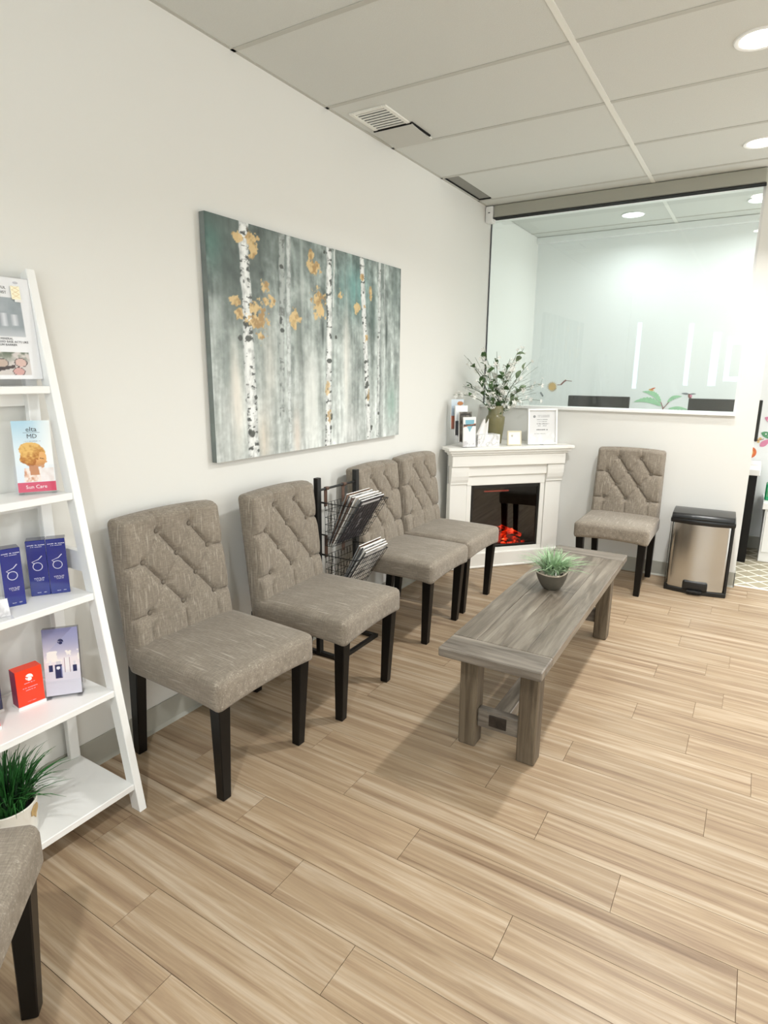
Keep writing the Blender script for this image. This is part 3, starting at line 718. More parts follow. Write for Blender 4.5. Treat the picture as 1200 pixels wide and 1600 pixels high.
# grass helper
def blades(n, r0, hgt, spread, wd, seed, curl=0.6, z0=0.0, segs=5, ex=1.0):
    r = random.Random(seed); g = G()
    for _ in range(n):
        a = r.uniform(0, 2 * PI); rr = r0 * math.sqrt(r.random()); bx, by = rr * math.cos(a) * ex, rr * math.sin(a)
        a2 = a + r.gauss(0, 0.5); h_ = hgt * r.uniform(0.55, 1.0); sp = spread * r.uniform(0.1, 1.0) * (0.4 + rr / r0); ww = wd * r.uniform(0.6, 1.1)
        tx, ty = -math.sin(a2), math.cos(a2); tw = r.uniform(-0.6, 0.6); vv = []
        for i in range(segs + 1):
            t = i / segs; out = sp * (t ** 1.7); z = h_ * (t - curl * sp / spread * 0.45 * t ** 3)
            cx, cy = bx + math.cos(a2) * out, by + math.sin(a2) * out
            w_ = ww * (1 - t ** 2.2) * 0.5 + 0.0002
            ox, oy = tx * math.cos(tw * t) * w_, ty * math.cos(tw * t) * w_
            vv += [(cx - ox, cy - oy, z0 + z), (cx, cy, z0 + z - w_ * 0.5), (cx + ox, cy + oy, z0 + z)]
        fs_ = []
        for i in range(segs): fs_ += [(3 * i, 3 * i + 1, 3 * i + 4, 3 * i + 3), (3 * i + 1, 3 * i + 2, 3 * i + 5, 3 * i + 4)]
        g.add(vv, fs_)
    return g
pl = thing('grass_planter', 'frosted green grass in a tilted grey stone bowl on the bench', 'plant', (1.205, 2.70, 0.447), math.radians(35))
def bowlwarp(p, a):
    x, y, z = p; k = z / 0.075
    return (x * (1 + 0.12 * k), y * 0.92, z + k * k * (0.034 * max(0, math.cos(a)) ** 2 + 0.008 * max(0, -math.cos(a)) ** 2))
g = G().lathe([(0.034, 0.0), (0.040, 0.004), (0.052, 0.022), (0.062, 0.045), (0.068, 0.068), (0.070, 0.075), (0.064, 0.075), (0.060, 0.066), (0.052, 0.058), (0.0, 0.056)], 40, bowlwarp)
g.obj('bowl', 'stone', pl, smooth=True)
gr_ = G().lathe([(0.0701, 0.0735), (0.0712, 0.0765), (0.0665, 0.0785), (0.0632, 0.0765), (0.0638, 0.0735)], 40, bowlwarp); gr_.f = gr_.f[:-2]; gr_.obj('rim', 'stonerim', pl, smooth=True)
g = G(); r = random.Random(2)
for _ in range(70):
    a = r.uniform(0, 2 * PI); rr = 0.058 * math.sqrt(r.uniform(0.1, 1)); s_ = r.uniform(0.004, 0.008)
    x, y = rr * math.cos(a) * 1.08, rr * math.sin(a) * 0.9
    g.rbox((x, y, 0.072 + 0.016 * max(0, x / 0.07)), (s_, s_ * 0.8, s_ * 0.6), s_ * 0.5, (2, 2, 2))
g.obj('pebbles', 'pebble', pl, smooth=True, kind='stuff')
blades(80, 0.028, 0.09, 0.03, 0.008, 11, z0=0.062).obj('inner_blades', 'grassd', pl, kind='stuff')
blades(230, 0.034, 0.150, 0.14, 0.0085, 12, 0.9, z0=0.064).obj('blades', 'grass1', pl, kind='stuff')
G().box((-0.002, -0.046, 0.06), (0.002, -0.044, 0.105)).obj('tag_stake', 'white', pl)

# ------------------------------------------------------------------ painting
cv = thing('birch_painting', 'large canvas painting of white birch trunks with gold leaves', 'painting', (0.0, 2.526, 1.5355))
cw, chh = 1.506, 0.972
G().box((0.002, -cw / 2, -chh / 2), (0.030, cw / 2, chh / 2)).obj('canvas', flat('canvas_side', '7b8380', 0.8, noise=0.3, nscale=14), cv, bevel=0.002)
def hom(X, Y):
    """photo crop coordinates -> painting u,v by bilinear inverse of its projected quad"""
    tl, bl, br, tr = (65, 65), (130, 1418), (1110, 1270), (1125, 373)
    A = []; B = []
    for (px, py), (u, v) in zip((tl, bl, br, tr), ((0, 1), (0, 0), (1, 0), (1, 1))):
        A.append([px, py, 1, 0, 0, 0, -u * px, -u * py]); B.append(u); A.append([0, 0, 0, px, py, 1, -v * px, -v * py]); B.append(v)
    h_ = hom.h if hasattr(hom, 'h') else np.linalg.solve(np.array(A, float), np.array(B, float)); hom.h = h_
    w_ = h_[6] * X + h_[7] * Y + 1
    return (h_[0] * X + h_[1] * Y + h_[2]) / w_, (h_[3] * X + h_[4] * Y + h_[5]) / w_
def paint(U, V):
    x = U * 1.55; n1 = fbm(x * 22, V * 2.2, 1); n2 = fbm(x * 60, V * 5, 9); n3 = fbm(x * 5, V * 5, 17); n4 = fbm(x * 40, V * 40, 23); n5 = fbm(x * 9, V * 1.2, 31)
    top = hexa('707b77'); mid = hexa('a1aaa6'); low = hexa('cbd0cd')
    t = np.clip(V + (n3 - 0.5) * 0.7, 0, 1)
    c = np.where((t < 0.55)[:, None], mixc(low, mid, np.clip(t / 0.55, 0, 1)), mixc(mid, top, np.clip((t - 0.55) / 0.42, 0, 1)))
    n6 = fbm(x * 14 + V * 8, V * 11 - x * 6, 51)
    c = c + ((n1 - 0.5) * 0.42 + (n2 - 0.5) * 0.22 + (n4 - 0.5) * 0.22 + (n6 - 0.5) * 0.55 * np.clip(V * 1.6 - 0.35, 0.1, 1))[:, None] * np.array([1, 1, 1.0])
    # teal glazes and dark thickets
    for X, Y, rx, ry, col, am in ((110, 200, .05, .12, '3f7a6c', .7), (870, 480, .09, .13, '5f9a96', .65), (220, 380, .07, .22, '46524c', .75), (160, 95, .1, .08, '46524c', .7), (420, 240, .07, .12, '5a6661', .6), (335, 340, .03, .14, '48524d', .7), (970, 620, .02, .14, '3f524c', .8), (1090, 480, .03, .14, '5b6a66', .6), (600, 300, .08, .12, '76837f', .5), (1070, 1100, .04, .12, '7fa093', .6), (570, 700, .02, .16, '6d756f', .6), (1045, 720, .008, .10, '39423f', .8), (700, 720, .008, .07, '39423f', .8), (190, 900, .02, .12, '7d8985', .6)):
        u0, v0 = hom(X, Y); d = ((U - u0) / rx) ** 2 + ((V - v0) / ry) ** 2
        c = mixc(c, hexa(col), np.clip(np.exp(-d) * am * (0.5 + n2), 0, 1))
    # pale cream vertical washes
    for X, Y, rx, ry, col, am in ((235, 1080, .025, .2, 'e3ddd2', .9), (412, 900, .03, .18, 'e6e3da', .8), (830, 850, .02, .3, 'e9e7e0', .8), (640, 1080, .05, .25, 'e4e6e1', .8), (385, 1300, .03, .13, 'e0d3c2', .8), (560, 1280, .02, .12, 'ddd0c4', .7), (850, 1230, .05, .08, 'e8eae7', .8), (590, 480, .008, .25, 'c9d0cc', .7), (180, 1250, .03, .15, 'd8dcd9', .6), (130, 620, .02, .07, 'c9d2d0', .6)):
        u0, v0 = hom(X, Y); d = ((U - u0) / rx) ** 2 + ((V - v0) / ry) ** 2
        c = mixc(c, hexa(col), np.clip(np.exp(-d) * am * (0.35 + 1.2 * n1), 0, 1))
    # trunks
    def trunk(pts, w0, w1, col, dark, am, seed):
        nonlocal c
        q = [hom(a, b) for a, b in pts]; q.sort(key=lambda p: p[1]); vv = np.array([p[1] for p in q]); uu = np.array([p[0] for p in q])
        u0 = np.interp(V, vv, uu) + (fbm(V * 14, V * 0 + seed, seed) - 0.5) * 0.008
        hw = (w0 + (w1 - w0) * (1 - V)) / 2 * (0.85 + 0.35 * fbm(V * 25, U * 0, seed + 3))
        d = np.abs(U - u0) / hw; m_ = np.clip((1.0 - d) * 5, 0, 1) * am * (V <= vv.max() + 0.02) * (V >= vv.min() - 0.02)
        bark = fbm(U * 60, V * 70, seed + 5); mk = np.clip((bark - (0.66 - 0.10 * d)) * 12, 0, 1) * dark
        tone = mixc(np.tile(hexa(col), (len(U), 1)), hexa('8d9492'), np.clip((d - 0.3) * 0.7 * (0.4 + fbm(U * 30, V * 20, seed + 8)), 0, 1))
        tone = tone - (np.clip(fbm(U * 90, V * 40, seed + 11) - 0.45, 0, 1) * 0.55)[:, None]; tone = mixc(tone, hexa('3b3f3c'), mk)
        c = mixc(c, tone, m_)
    trunk([(1037, 350), (1020, 1275)], .012, .012, 'c5cbc8', .1, .7, 60)
    trunk([(520, 200), (515, 700), (525, 1320)], .022, .018, 'd6dbd9', .2, .85, 61)
    trunk([(482, 170), (480, 900), (478, 1150)], .030, .020, 'b4bab7', .5, .8, 62)
    trunk([(765, 280), (760, 560)], .010, .012, 'dfe3e0', .1, .8, 63)
    trunk([(1010, 345), (1005, 760), (995, 1290)], .018, .020, 'd8dcda', .5, .9, 64)
    trunk([(912, 310), (932, 800), (950, 1300)], .030, .036, 'e6e8e6', .85, 1, 65)
    trunk([(735, 260), (736, 700), (728, 1330)], .032, .036, 'eceeec', .85, 1, 66)
    trunk([(275, 110), (300, 700), (330, 1400)], .042, .050, 'eef0ee', .9, 1, 67)
    # black bark scars
    for X, Y, rx, ry in ((292, 670, .017, .012), (320, 1255, .014, .02), (258, 745, .008, .012), (300, 750, .010, .012), (735, 870, .014, .010), (745, 1170, .008, .02), (742, 1230, .006, .012), (932, 875, .013, .012), (940, 1000, .012, .02), (962, 1230, .012, .02), (340, 1065, .008, .012), (475, 650, .008, .018), (480, 705, .012, .010), (745, 450, .008, .02), (1000, 740, .006, .012), (1000, 1155, .006, .010), (772, 742, .006, .01), (710, 285, .006, .01), (478, 365, .010, .012)):
        u0, v0 = hom(X, Y); d = ((U - u0) / rx) ** 2 + ((V - v0) / ry) ** 2 + (n4 - 0.5) * 2.2
        c = mixc(c, hexa('3a3d38'), np.clip((1 - d) * 3, 0, 1) * 0.85)
    # gold leaf patches
    for X, Y, rx, ry in ((238, 205, .020, .025), (318, 235, .020, .055), (355, 215, .010, .010), (387, 470, .024, .030), (232, 545, .020, .024), (415, 545, .024, .024), (350, 655, .042, .070), (250, 615, .016, .026), (652, 365, .034, .034), (640, 300, .014, .020), (550, 645, .026, .044), (680, 560, .036, .075), (798, 510, .016, .024), (915, 420, .013, .030), (885, 590, .020, .034), (925, 575, .013, .024), (960, 505, .010, .034), (935, 750, .012, .024), (725, 1010, .014, .045), (733, 1170, .013, .035), (700, 605, .01, .03), (945, 1060, .01, .03)):
        u0, v0 = hom(X, Y); d = ((U - u0) / rx) ** 2 + ((V - v0) / ry) ** 2 + (fbm(x * 30, V * 30, 44) - 0.5) * 3.0 + (fbm(x * 70, V * 70, 47) - 0.5) * 2.4
        g_ = mixc(np.tile(hexa('dcbd84'), (len(U), 1)), hexa('a98550'), np.clip((n4 - 0.42) * 4, 0, 1))
        c = mixc(c, g_, np.clip((1 - d) * 3, 0, 1) * (0.92 if Y < 900 else 0.7))
    return c
print_mesh('painted_face', cw, chh, 430, 300, paint, cv, frame((0.0306, -cw / 2, -chh / 2), (0, 1, 0), (0, 0, 1)), flat('dummy', 'ffffff') if False else 'print')

# ------------------------------------------------------------------ corner fireplace
FA = math.radians(-42.5)
FO = Vector((0.463, 4.188, 0))
fp = thing('corner_fireplace', 'white corner mantel with electric fireplace and glowing red logs', 'fireplace', FO, FA)
def fpl(v, u, z=0):   # v behind the front edge, u along the front -> world
    return Vector((FO.x + math.cos(FA) * -v - math.sin(FA) * u, FO.y + math.sin(FA) * -v + math.cos(FA) * u, z))
zt = 0.914
def plan(o_, hw, vfront, back=0.60):
    e = 0.135 - o_
    return [(-vfront, -hw), (-vfront, hw), (-e, hw), (-back, 0.055), (-back, -0.005), (-e, -hw)]
G().prism(plan(0.0, 0.500, 0.0), 2, zt - 0.022, zt).obj('mantel_shelf', 'mantel', fp, bevel=0.003)
G().prism(plan(0.01, 0.485, 0.014), 2, zt - 0.040, zt - 0.022).obj('crown_moulding', 'mantel', fp, bevel=0.006, seg=2)
G().prism(plan(0.015, 0.468, 0.030), 2, zt - 0.058, zt - 0.040).obj('crown_moulding', 'mantel', fp, bevel=0.006, seg=2)
G().box((-0.12, -0.455, 0.775), (-0.040, 0.455, zt - 0.058)).obj('frieze', 'mantel', fp, bevel=0.003)
for s in (-1, 1):
    # corbel with curved foot
    prof = [(-0.052, 0.775), (-0.052, 0.735), (-0.054, 0.705), (-0.060, 0.675), (-0.068, 0.655), (-0.068, 0.643), (-0.10, 0.643), (-0.10, 0.775)]
    y0, y1 = (-0.455, -0.318) if s < 0 else (0.318, 0.455)
    g = G(); g.prism(prof, 1, y0, y1); g.obj('corbel', 'mantel', fp, bevel=0.002)
    G().box((-0.14, y0 + 0.003, 0.10), (-0.078, y1 - (0.003 if s < 0 else -0.0) if s < 0 else y1 - 0.003, 0.645)).obj('pilaster', 'mantel', fp, bevel=0.003)
G().box((-0.14, -0.318, 0.70), (-0.066, 0.318, 0.775)).obj('fascia', 'mantel', fp, bevel=0.003)
G().box((-0.14, -0.318, 0.628), (-0.080, 0.318, 0.70)).obj('fascia', 'mantel', fp, bevel=0.003)
G().box((-0.14, -0.318, 0.145), (-0.084, -0.282, 0.628)).obj('stile', 'mantel', fp, bevel=0.002)
G().box((-0.14, 0.282, 0.145), (-0.084, 0.318, 0.628)).obj('stile', 'mantel', fp, bevel=0.002)
G().box((-0.14, -0.318, 0.10), (-0.084, 0.318, 0.145)).obj('sill_rail', 'mantel', fp, bevel=0.002)
G().prism([(-0.062, -0.455), (-0.062, 0.455), (-0.15, 0.455), (-0.15, -0.455)], 2, 0.0, 0.115).obj('plinth', 'mantel', fp, bevel=0.004)
G().box((-0.075, -0.462, 0.0), (-0.052, 0.462, 0.018)).obj('shoe_moulding', 'mantel', fp, bevel=0.006)
# side walls of the body running back to the corner
for s in (-1, 1):
    G().prism([(-0.14, s * 0.452), (-0.14, s * 0.435), (-0.575, 0.025 + s * 0.02), (-0.59, 0.025 + s * 0.03)] if s > 0 else [(-0.14, -0.435), (-0.14, -0.452), (-0.59, -0.005), (-0.575, 0.005)], 2, 0.0, zt - 0.058).obj('side_panel', 'mantel', fp)
fb = G()
x0, x1, y0, y1, z0, z1 = -0.30, -0.10, -0.275, 0.275, 0.152, 0.622
fb.box((x0 - 0.01, y0, z0), (x0, y1, z1)).box((x0, y0 - 0.006, z0), (x1, y0, z1)).box((x0, y1, z0), (x1, y1 + 0.006, z1)).box((x0, y0, z0 - 0.006), (x1, y1, z0)).box((x0, y0, z1), (x1, y1, z1 + 0.005))
fbo = fb.obj('firebox', 'dark', fp)
ff = G(); q0, q1 = -0.1, -0.088
ff.box((q0, -0.282, 0.147), (q1, -0.262, 0.628)).box((q0, 0.262, 0.147), (q1, 0.282, 0.628)).box((q0, -0.262, 0.147), (q1, 0.262, 0.165)).box((q0, -0.262, 0.602), (q1, 0.262, 0.628))
ff.obj('firebox_frame', 'blackplastic', fp, bevel=0.002)
G().box((-0.104, -0.262, 0.535), (-0.102, 0.262, 0.602)).obj('control_band', 'blackplastic', fp)
G().box((-0.1015, -0.17, 0.572), (-0.1010, 0.03, 0.582)).obj('heater_strip', 'redglow', fp)
G().box((-0.097, -0.262, 0.165), (-0.094, 0.262, 0.602)).obj('fire_glass', 'fireglass', fp)
# logs and ember bed, children of the firebox
r = random.Random(4)
def log(p, q, rad):
    p, q = Vector(p), Vector(q); pts = [p.lerp(q, t / 5) + Vector((r.uniform(-.003, .003), r.uniform(-.003, .003), r.uniform(-.003, .003))) for t in range(6)]
    G().tube(pts, [rad * r.uniform(0.8, 1.1) for _ in pts], 9).obj('log', 'ember', fbo, smooth=True)
log((-0.17, -0.10, 0.195), (-0.20, 0.13, 0.235), 0.020)
log((-0.20, -0.16, 0.20), (-0.22, 0.04, 0.26), 0.020)
log((-0.19, 0.20, 0.20), (-0.23, 0.04, 0.27), 0.018)
log((-0.14, -0.03, 0.19), (-0.23, 0.10, 0.215), 0.017)
log((-0.15, 0.14, 0.185), (-0.25, -0.02, 0.21), 0.018)
g = G()
for _ in range(60):
    s_ = r.uniform(0.006, 0.013); g.rbox((r.uniform(-0.26, -0.12), r.uniform(-0.2, 0.22), 0.155 + s_ * 0.6), (s_, s_, s_ * 0.7), s_ * 0.5, (2, 2, 2))
g.obj('embers', flat('charcoal', '3a120c', 0.9, noise=0.5) if False else 'ember2' if 'ember2' in M else 'ember', fbo, kind='stuff')

# ---- things on the mantel
def on_mantel(v, u): p = fpl(v, u); return (p.x, p.y, zt)
# tiered brochure holder and brochures
hd = thing('brochure_holder', 'clear tiered holder of leaflets at the wall end of the mantel', 'brochure holder', on_mantel(0.10, -0.335), math.radians(-38))
BR = []
for k in range(4):
    xk = 0.055 - 0.042 * k; zk = 0.0 + 0.042 * k; yk = -0.012 * k
    g = G().box((xk + 0.014, yk - 0.055, max(zk - 0.01, 0)), (xk + 0.016, yk + 0.055, zk + 0.05)).box((xk - 0.016, yk - 0.055, zk * 0.3), (xk - 0.014, yk + 0.055, zk + 0.11))
    g.box((xk - 0.016, yk - 0.055, max(zk - 0.01, 0)), (xk + 0.016, yk + 0.055, max(zk - 0.008, 0.002)))
    g.obj('pocket', 'acrylic', hd)
def leaflet(i):
    cols = (('f0f0ee', '7fb6c8', '3a3f42'), ('8f8a80', '4b4740', 'd8d3c8'), ('dde8ee', '9fc3da', 'c8d6de'), ('9fb4c6', '6f8aa0', 'c98a50'))[i]
    def f(U, V):
        c = np.tile(hexa(cols[0]), (len(U), 1)); n = fbm(U * 6, V * 9, 70 + i)
        if i == 0:
            d = (np.abs(U - 0.5) < 0.36 * np.clip((V - 0.5) * 3.3, 0, 1)) & (V < 0.9); c[d] = hexa(cols[1])
            c[(V > 0.70) & (V < 0.76)] = hexa(cols[2]); c[(V > 0.66 + U * 0.1) & (V < 0.69 + U * 0.1)] = hexa('a8643c')
            c[(V < 0.2) & (n > 0.55)] = hexa('d4d2d2')
        elif i == 3:
            c = mixc(c, hexa('dbe6ee'), np.clip(V * 1.2 - 0.3, 0, 1)); d = ((U - 0.72) / 0.25) ** 2 + ((V - 0.86) / 0.07) ** 2 < 1; c[d] = hexa('b87843'); c[V < 0.45] = hexa('b56d57')
        elif i == 1: c = mixc(c, hexa(cols[1]), np.clip(n * 2 - 0.5, 0, 1)); c[(V > 0.88) & (V < 0.94) & (U > .1) & (U < .9)] = hexa('2e2c28')
        else: c = mixc(c, hexa('f4f6f8'), np.clip(V, 0, 1)); c[V < 0.5] = hexa('4a4c50')
        return c
    return f
labs = ['white leaflet with pale blue shield, front pocket of the mantel holder', 'dark grey-topped leaflet in the mantel holder, second pocket from front', 'pale blue leaflet in the mantel holder, third pocket from front', 'leaflet with a tan and blue picture, rearmost in the mantel holder']
for k in range(4):
    b_ = thing('leaflet', labs[k], 'leaflet', (0, 0, 0), 0, 'leaflets in the mantel holder')
    lx, ly, lz = 0.054 - 0.042 * k, -0.012 * k, max(0.002, 0.042 * k - 0.006)
    a = math.radians(-38); b_.location = (hd.location.x + math.cos(a) * lx - math.sin(a) * ly, hd.location.y + math.sin(a) * lx + math.cos(a) * ly, zt + lz + 0.001)
    b_.rotation_euler = (0, math.radians(-3), a)
    G().box((-0.006, -0.049, 0), (0.006, 0.049, 0.21)).obj('pages', 'paper', b_)
    print_mesh('cover', 0.098, 0.21, 24, 48, leaflet(k), b_, frame((0.0064, -0.049, 0), (0, 1, 0), (0, 0, 1)))
# tissue box
tb = thing('tissue_box', 'white marble-patterned tissue box with a tissue sticking out', 'tissue box', on_mantel(0.125, -0.17), FA + math.radians(4))
G().box((-0.055, -0.09, 0), (0.055, 0.09, 0.085)).obj('carton', 'marble', tb, bevel=0.002)
g = G(); n = 14
def tis(u, v):
    w_ = 0.045 * (1 - 0.55 * v) ; x = (u - 0.5) * 2 * w_; return (0.012 * math.sin(u * 9) * (1 - v * .4), x - 0.03 + 0.03 * v, 0.083 + v * 0.095 + 0.018 * math.sin(u * 7 + 1) * v)
vv = [tis(i / n, j / 8) for j in range(9) for i in range(n + 1)]
g.add(vv, [(j * (n + 1) + i, j * (n + 1) + i + 1, (j + 1) * (n + 1) + i + 1, (j + 1) * (n + 1) + i) for j in range(8) for i in range(n)])
g.obj('tissue', 'paper', tb, smooth=True)
# vase
vsx = thing('olive_vase', 'olive green glazed vase with stepped waist holding the white flowers', 'vase', on_mantel(0.25, -0.030))
def vwarp(p, a):
    x, y, z = p; e = 0.0
    if 0.05 < z < 0.23: e = 0.014 * math.sin(PI * (z - 0.05) / 0.18) * max(0, math.cos(a - math.radians(-150)))
    if z > 0.205: e -= 0.010 * max(0, math.cos(a - math.radians(40)))
    return (x + e * math.cos(a), y + e * math.sin(a), z)
g = G().lathe([(0.040, 0.0), (0.047, 0.004), (0.052, 0.05), (0.058, 0.10), (0.063, 0.15), (0.065, 0.188), (0.0655, 0.200), (0.062, 0.207), (0.058, 0.215), (0.060, 0.25), (0.058, 0.276), (0.055, 0.280), (0.051, 0.276), (0.050, 0.24), (0.046, 0.10), (0.0, 0.10)], 48, vwarp)
g.obj('body', 'vase', vsx, smooth=True)
# flowers
fw = thing('flower_arrangement', 'tall spray of small white blossoms and green leaves in the olive vase', 'flowers', (vsx.location.x, vsx.location.y, zt + 0.20))
r = random.Random(21)
cu_, su_ = math.cos(FA), math.sin(FA)
def F(u, v, z): # along-front, towards viewer, up (local to fw)
    return Vector((cu_ * v - su_ * u, su_ * v + cu_ * u, z))
stems = [(-0.36, 0.02, 0.16), (-0.30, .05, 0.22), (-0.24, -.02, 0.42), (-0.17, .05, 0.44), (-0.12, -0.02, 0.50), (-0.06, .04, 0.40), (-0.02, 0.0, 0.47), (0.05, 0.05, 0.36), (0.09, 0.0, 0.42), (0.14, 0.02, 0.47), (0.20, 0.0, 0.50), (0.24, 0.04, 0.40), (0.36, 0.02, 0.24), (0.33, 0.05, 0.12), (0.28, 0, 0.20), (-0.20, .08, 0.26), (0.02, .10, 0.28), (-0.10, .10, .22), (0.16, .09, 0.14), (-0.02, -.05, 0.33)]
petal = G()
for k in range(5):
    a = 2 * PI * k / 5
    pc = [(0, 0, 0), (math.cos(a - .5) * 0.006, math.sin(a - .5) * 0.006, 0.002), (math.cos(a) * 0.0115, math.sin(a) * 0.0115, 0.004), (math.cos(a + .5) * 0.006, math.sin(a + .5) * 0.006, 0.002)]
    petal.add(pc, [(0, 1, 2, 3)])
petal.tube([(0, 0, 0), (0, 0, 0.005)], 0.0018, 5)
petal_m = petal.mesh('blossom')
lf = G(); nn = 6; vv = []
for i in range(nn + 1):
    t = i / nn; w_ = 0.017 * math.sin(PI * min(1, t * 0.96 + 0.02)) ** 0.8; z = 0.012 * math.sin(PI * t)
    vv += [(t * 0.06, -w_, z + 0.004), (t * 0.06, 0, z), (t * 0.06, w_, z + 0.004)]
lf.add(vv, [f for i in range(nn) for f in ((3 * i, 3 * i + 3, 3 * i + 4, 3 * i + 1), (3 * i + 1, 3 * i + 4, 3 * i + 5, 3 * i + 2))])
leaf_m = lf.mesh('leaf', smooth=True); leaf_m2 = leaf_m.copy(); leaf_m.materials.append(M['leaf']); leaf_m2.materials.append(M['leafpale'])
def orient(d, roll=0.0):
    d = Vector(d).normalized(); q = d.to_track_quat('X', 'Z'); return q.to_matrix().to_4x4() @ Matrix.Rotation(roll, 4, 'X')
nbl = 0; twg = G()
for si, (u, v, h_) in enumerate(stems):
    tip = F(u, v, h_); side = F(u, v, 0)
    base = F(r.uniform(-.02, .02), r.uniform(-.02, .02), -0.04)
    mid1 = base.lerp(Vector((tip.x * 0.25, tip.y * 0.25, h_ * 0.55)), 1.0)
    arch = 0.03 if abs(u) > 0.26 else 0.0
    pts = []
    for k in range(9):
        t = k / 8; p = (1 - t) ** 2 * base + 2 * t * (1 - t) * (mid1 + Vector((0, 0, arch * 3))) + t * t * tip; pts.append(p)
    G().tube(pts, [0.0036 - 0.0024 * k / 8 for k in range(9)], 5).obj('stem', 'stem', fw, smooth=True)
    # side twigs with blossoms
    for k in range(14):
        t = r.uniform(0.30, 1.0); i = min(7, int(t * 8)); p = pts[i].lerp(pts[i + 1], t * 8 - i)
        off = Vector((r.gauss(0, 1), r.gauss(0, 1), r.gauss(0, 0.8))).normalized() * r.uniform(0.010, 0.045)
        q = p + off
        if q.x + fw.location.x < 0.03 or q.y + fw.location.y > D - 0.03: continue
        link('blossom', petal_m, 'petal', fw, mw=Matrix.Translation(q) @ orient(off, r.uniform(0, 6)) @ Matrix.Rotation(PI / 2, 4, 'Y') @ Matrix.Scale(r.uniform(1.2, 2.1), 4))
        twg.tube([p, q], 0.0007, 3); nbl += 1
    # leaves
    for k in range(4):
        t = r.uniform(0.12, 0.95); i = min(7, int(t * 8)); p = pts[i].lerp(pts[i + 1], t * 8 - i)
        d = Vector((side.x, side.y, 0)).normalized() * r.uniform(-0.4, 1) + Vector((r.gauss(0, .5), r.gauss(0, .5), r.uniform(0, 0.9)))
        if p.x + fw.location.x < 0.07 and d.x < 0: d.x = -d.x
        link('leaf', leaf_m if u < 0.1 else leaf_m2, None, fw, mw=Matrix.Translation(p) @ orient(d, r.uniform(-1, 1)) @ Matrix.Scale(r.uniform(0.75, 1.2), 4))
g = G()
for k in range(40):   # fine twigs among the stems
    a = F(r.uniform(-.03, .03), r.uniform(-.03, .03), r.uniform(0.02, 0.1)); u = r.uniform(-0.3, 0.32); b = F(u, r.uniform(-.04, .08), r.uniform(0.14, 0.45))
    if b.x + fw.location.x < 0.03: continue
    m_ = a.lerp(b, 0.5) + Vector((0, 0, 0.04)); g.tube([a, a.lerp(m_, .6), m_, m_.lerp(b, .6), b], 0.0008, 4)
g.v_ = 0; g.add(twg.v, twg.f); g.obj('twigs', 'stem', fw, kind='stuff')
# small card and framed notice
cd = thing('small_framed_card', 'small square framed card on the mantel in front of the vase', 'picture frame', on_mantel(0.075, 0.04), FA - math.radians(6))
g = G(); g.box((-0.008, -0.054, 0.002), (0.004, 0.054, 0.108)); c_ = g.obj('frame', flat('pale_gold_frame', 'd8cfb6', 0.5), cd, bevel=0.002)
c_.rotation_euler = (0, math.radians(-8), 0)
def cardf(U, V):
    c = np.tile(hexa('f3f0e8'), (len(U), 1)); d = ((U - .55) / .3) ** 2 + ((V - .45) / .33) ** 2 + (fbm(U * 8, V * 8, 90) - .5); c[d < 1] = hexa('ffffff')
    e = ((U - .3) / .1) ** 2 + ((V - .7) / .1) ** 2 < 1; c[e] = hexa('bdb9ae'); return c
print_mesh('card', 0.088, 0.088, 20, 20, cardf, c_, frame((0.0046, -0.044, 0.010), (0, 1, 0), (0, 0, 1)))
G().box((-0.04, -0.01, 0.0), (-0.002, 0.01, 0.003)).obj('easel_foot', 'white', cd)
nf = thing('framed_notice', 'white-framed printed notice standing at the window end of the mantel', 'picture frame', on_mantel(0.085, 0.275), FA - math.radians(4))
T0 = thing
g = G(); w2, h2 = 0.118, 0.262; t = 0.014
g.box((-0.008, -w2, 0), (0.010, -w2 + t, h2)).box((-0.008, w2 - t, 0), (0.010, w2, h2)).box((-0.008, -w2 + t, 0), (0.010, w2 - t, t)).box((-0.008, -w2 + t, h2 - t), (0.010, w2 - t, h2)).box((-0.008, -w2 + t, t), (-0.004, w2 - t, h2 - t))
fo = g.obj('frame', 'white', nf, bevel=0.002); fo.rotation_euler = (0, math.radians(-7), 0); fo.location = (0, 0, 0.003)
def notf(U, V):
    c = np.tile(hexa('dedede'), (len(U), 1)); n = fbm(U * 7, V * 9, 95); c = mixc(c, hexa('f6f6f6'), np.clip((0.35 - V) * 3, 0, 1) * (n > .5)); return c
print_mesh('notice_sheet', 2 * (w2 - t), h2 - 2 * t, 20, 24, notf, fo, frame((-0.0035, -w2 + t, t), (0, 1, 0), (0, 0, 1)))
def ntx(s, y, z, size, mat='inkgrey', al='CENTER'): text(s, size, mat, fo, frame((-0.003, y, z), (0, 1, 0), (0, 0, 1)), align=al)
lg = G().lathe([(0.010, 0), (0.010, 0.0004)], 16).obj('logo', 'inkgrey', fo); lg.matrix_local = frame((-0.003, -0.062, 0.205), (0, 1, 0), (0, 0, 1))
for q, (y, z, w_, h_, mt) in enumerate([(0.012, 0.211, 0.095, 0.0045, 'inkgrey'), (0.012, 0.201, 0.095, 0.005, 'inkgrey'), (0.0, 0.180, 0.085, 0.0055, 'inkgrey'), (0.0, 0.165, 0.070, 0.0055, 'inkgrey'), (0.0, 0.149, 0.105, 0.0065, 'ink'), (0.0, 0.135, 0.070, 0.0055, 'inkgrey'), (0.0, 0.105, 0.090, 0.0075, 'ink'), (-0.02, 0.077, 0.095, 0.004, 'inkgrey')]):
    fineprint(fo, mt, frame((-0.0031, y, z), (0, 1, 0), (0, 0, 1)), w_, h_, q)
G().box((-0.05, -0.012, 0.0), (-0.004, 0.012, 0.0035)).obj('easel_foot', 'blackplastic', nf)

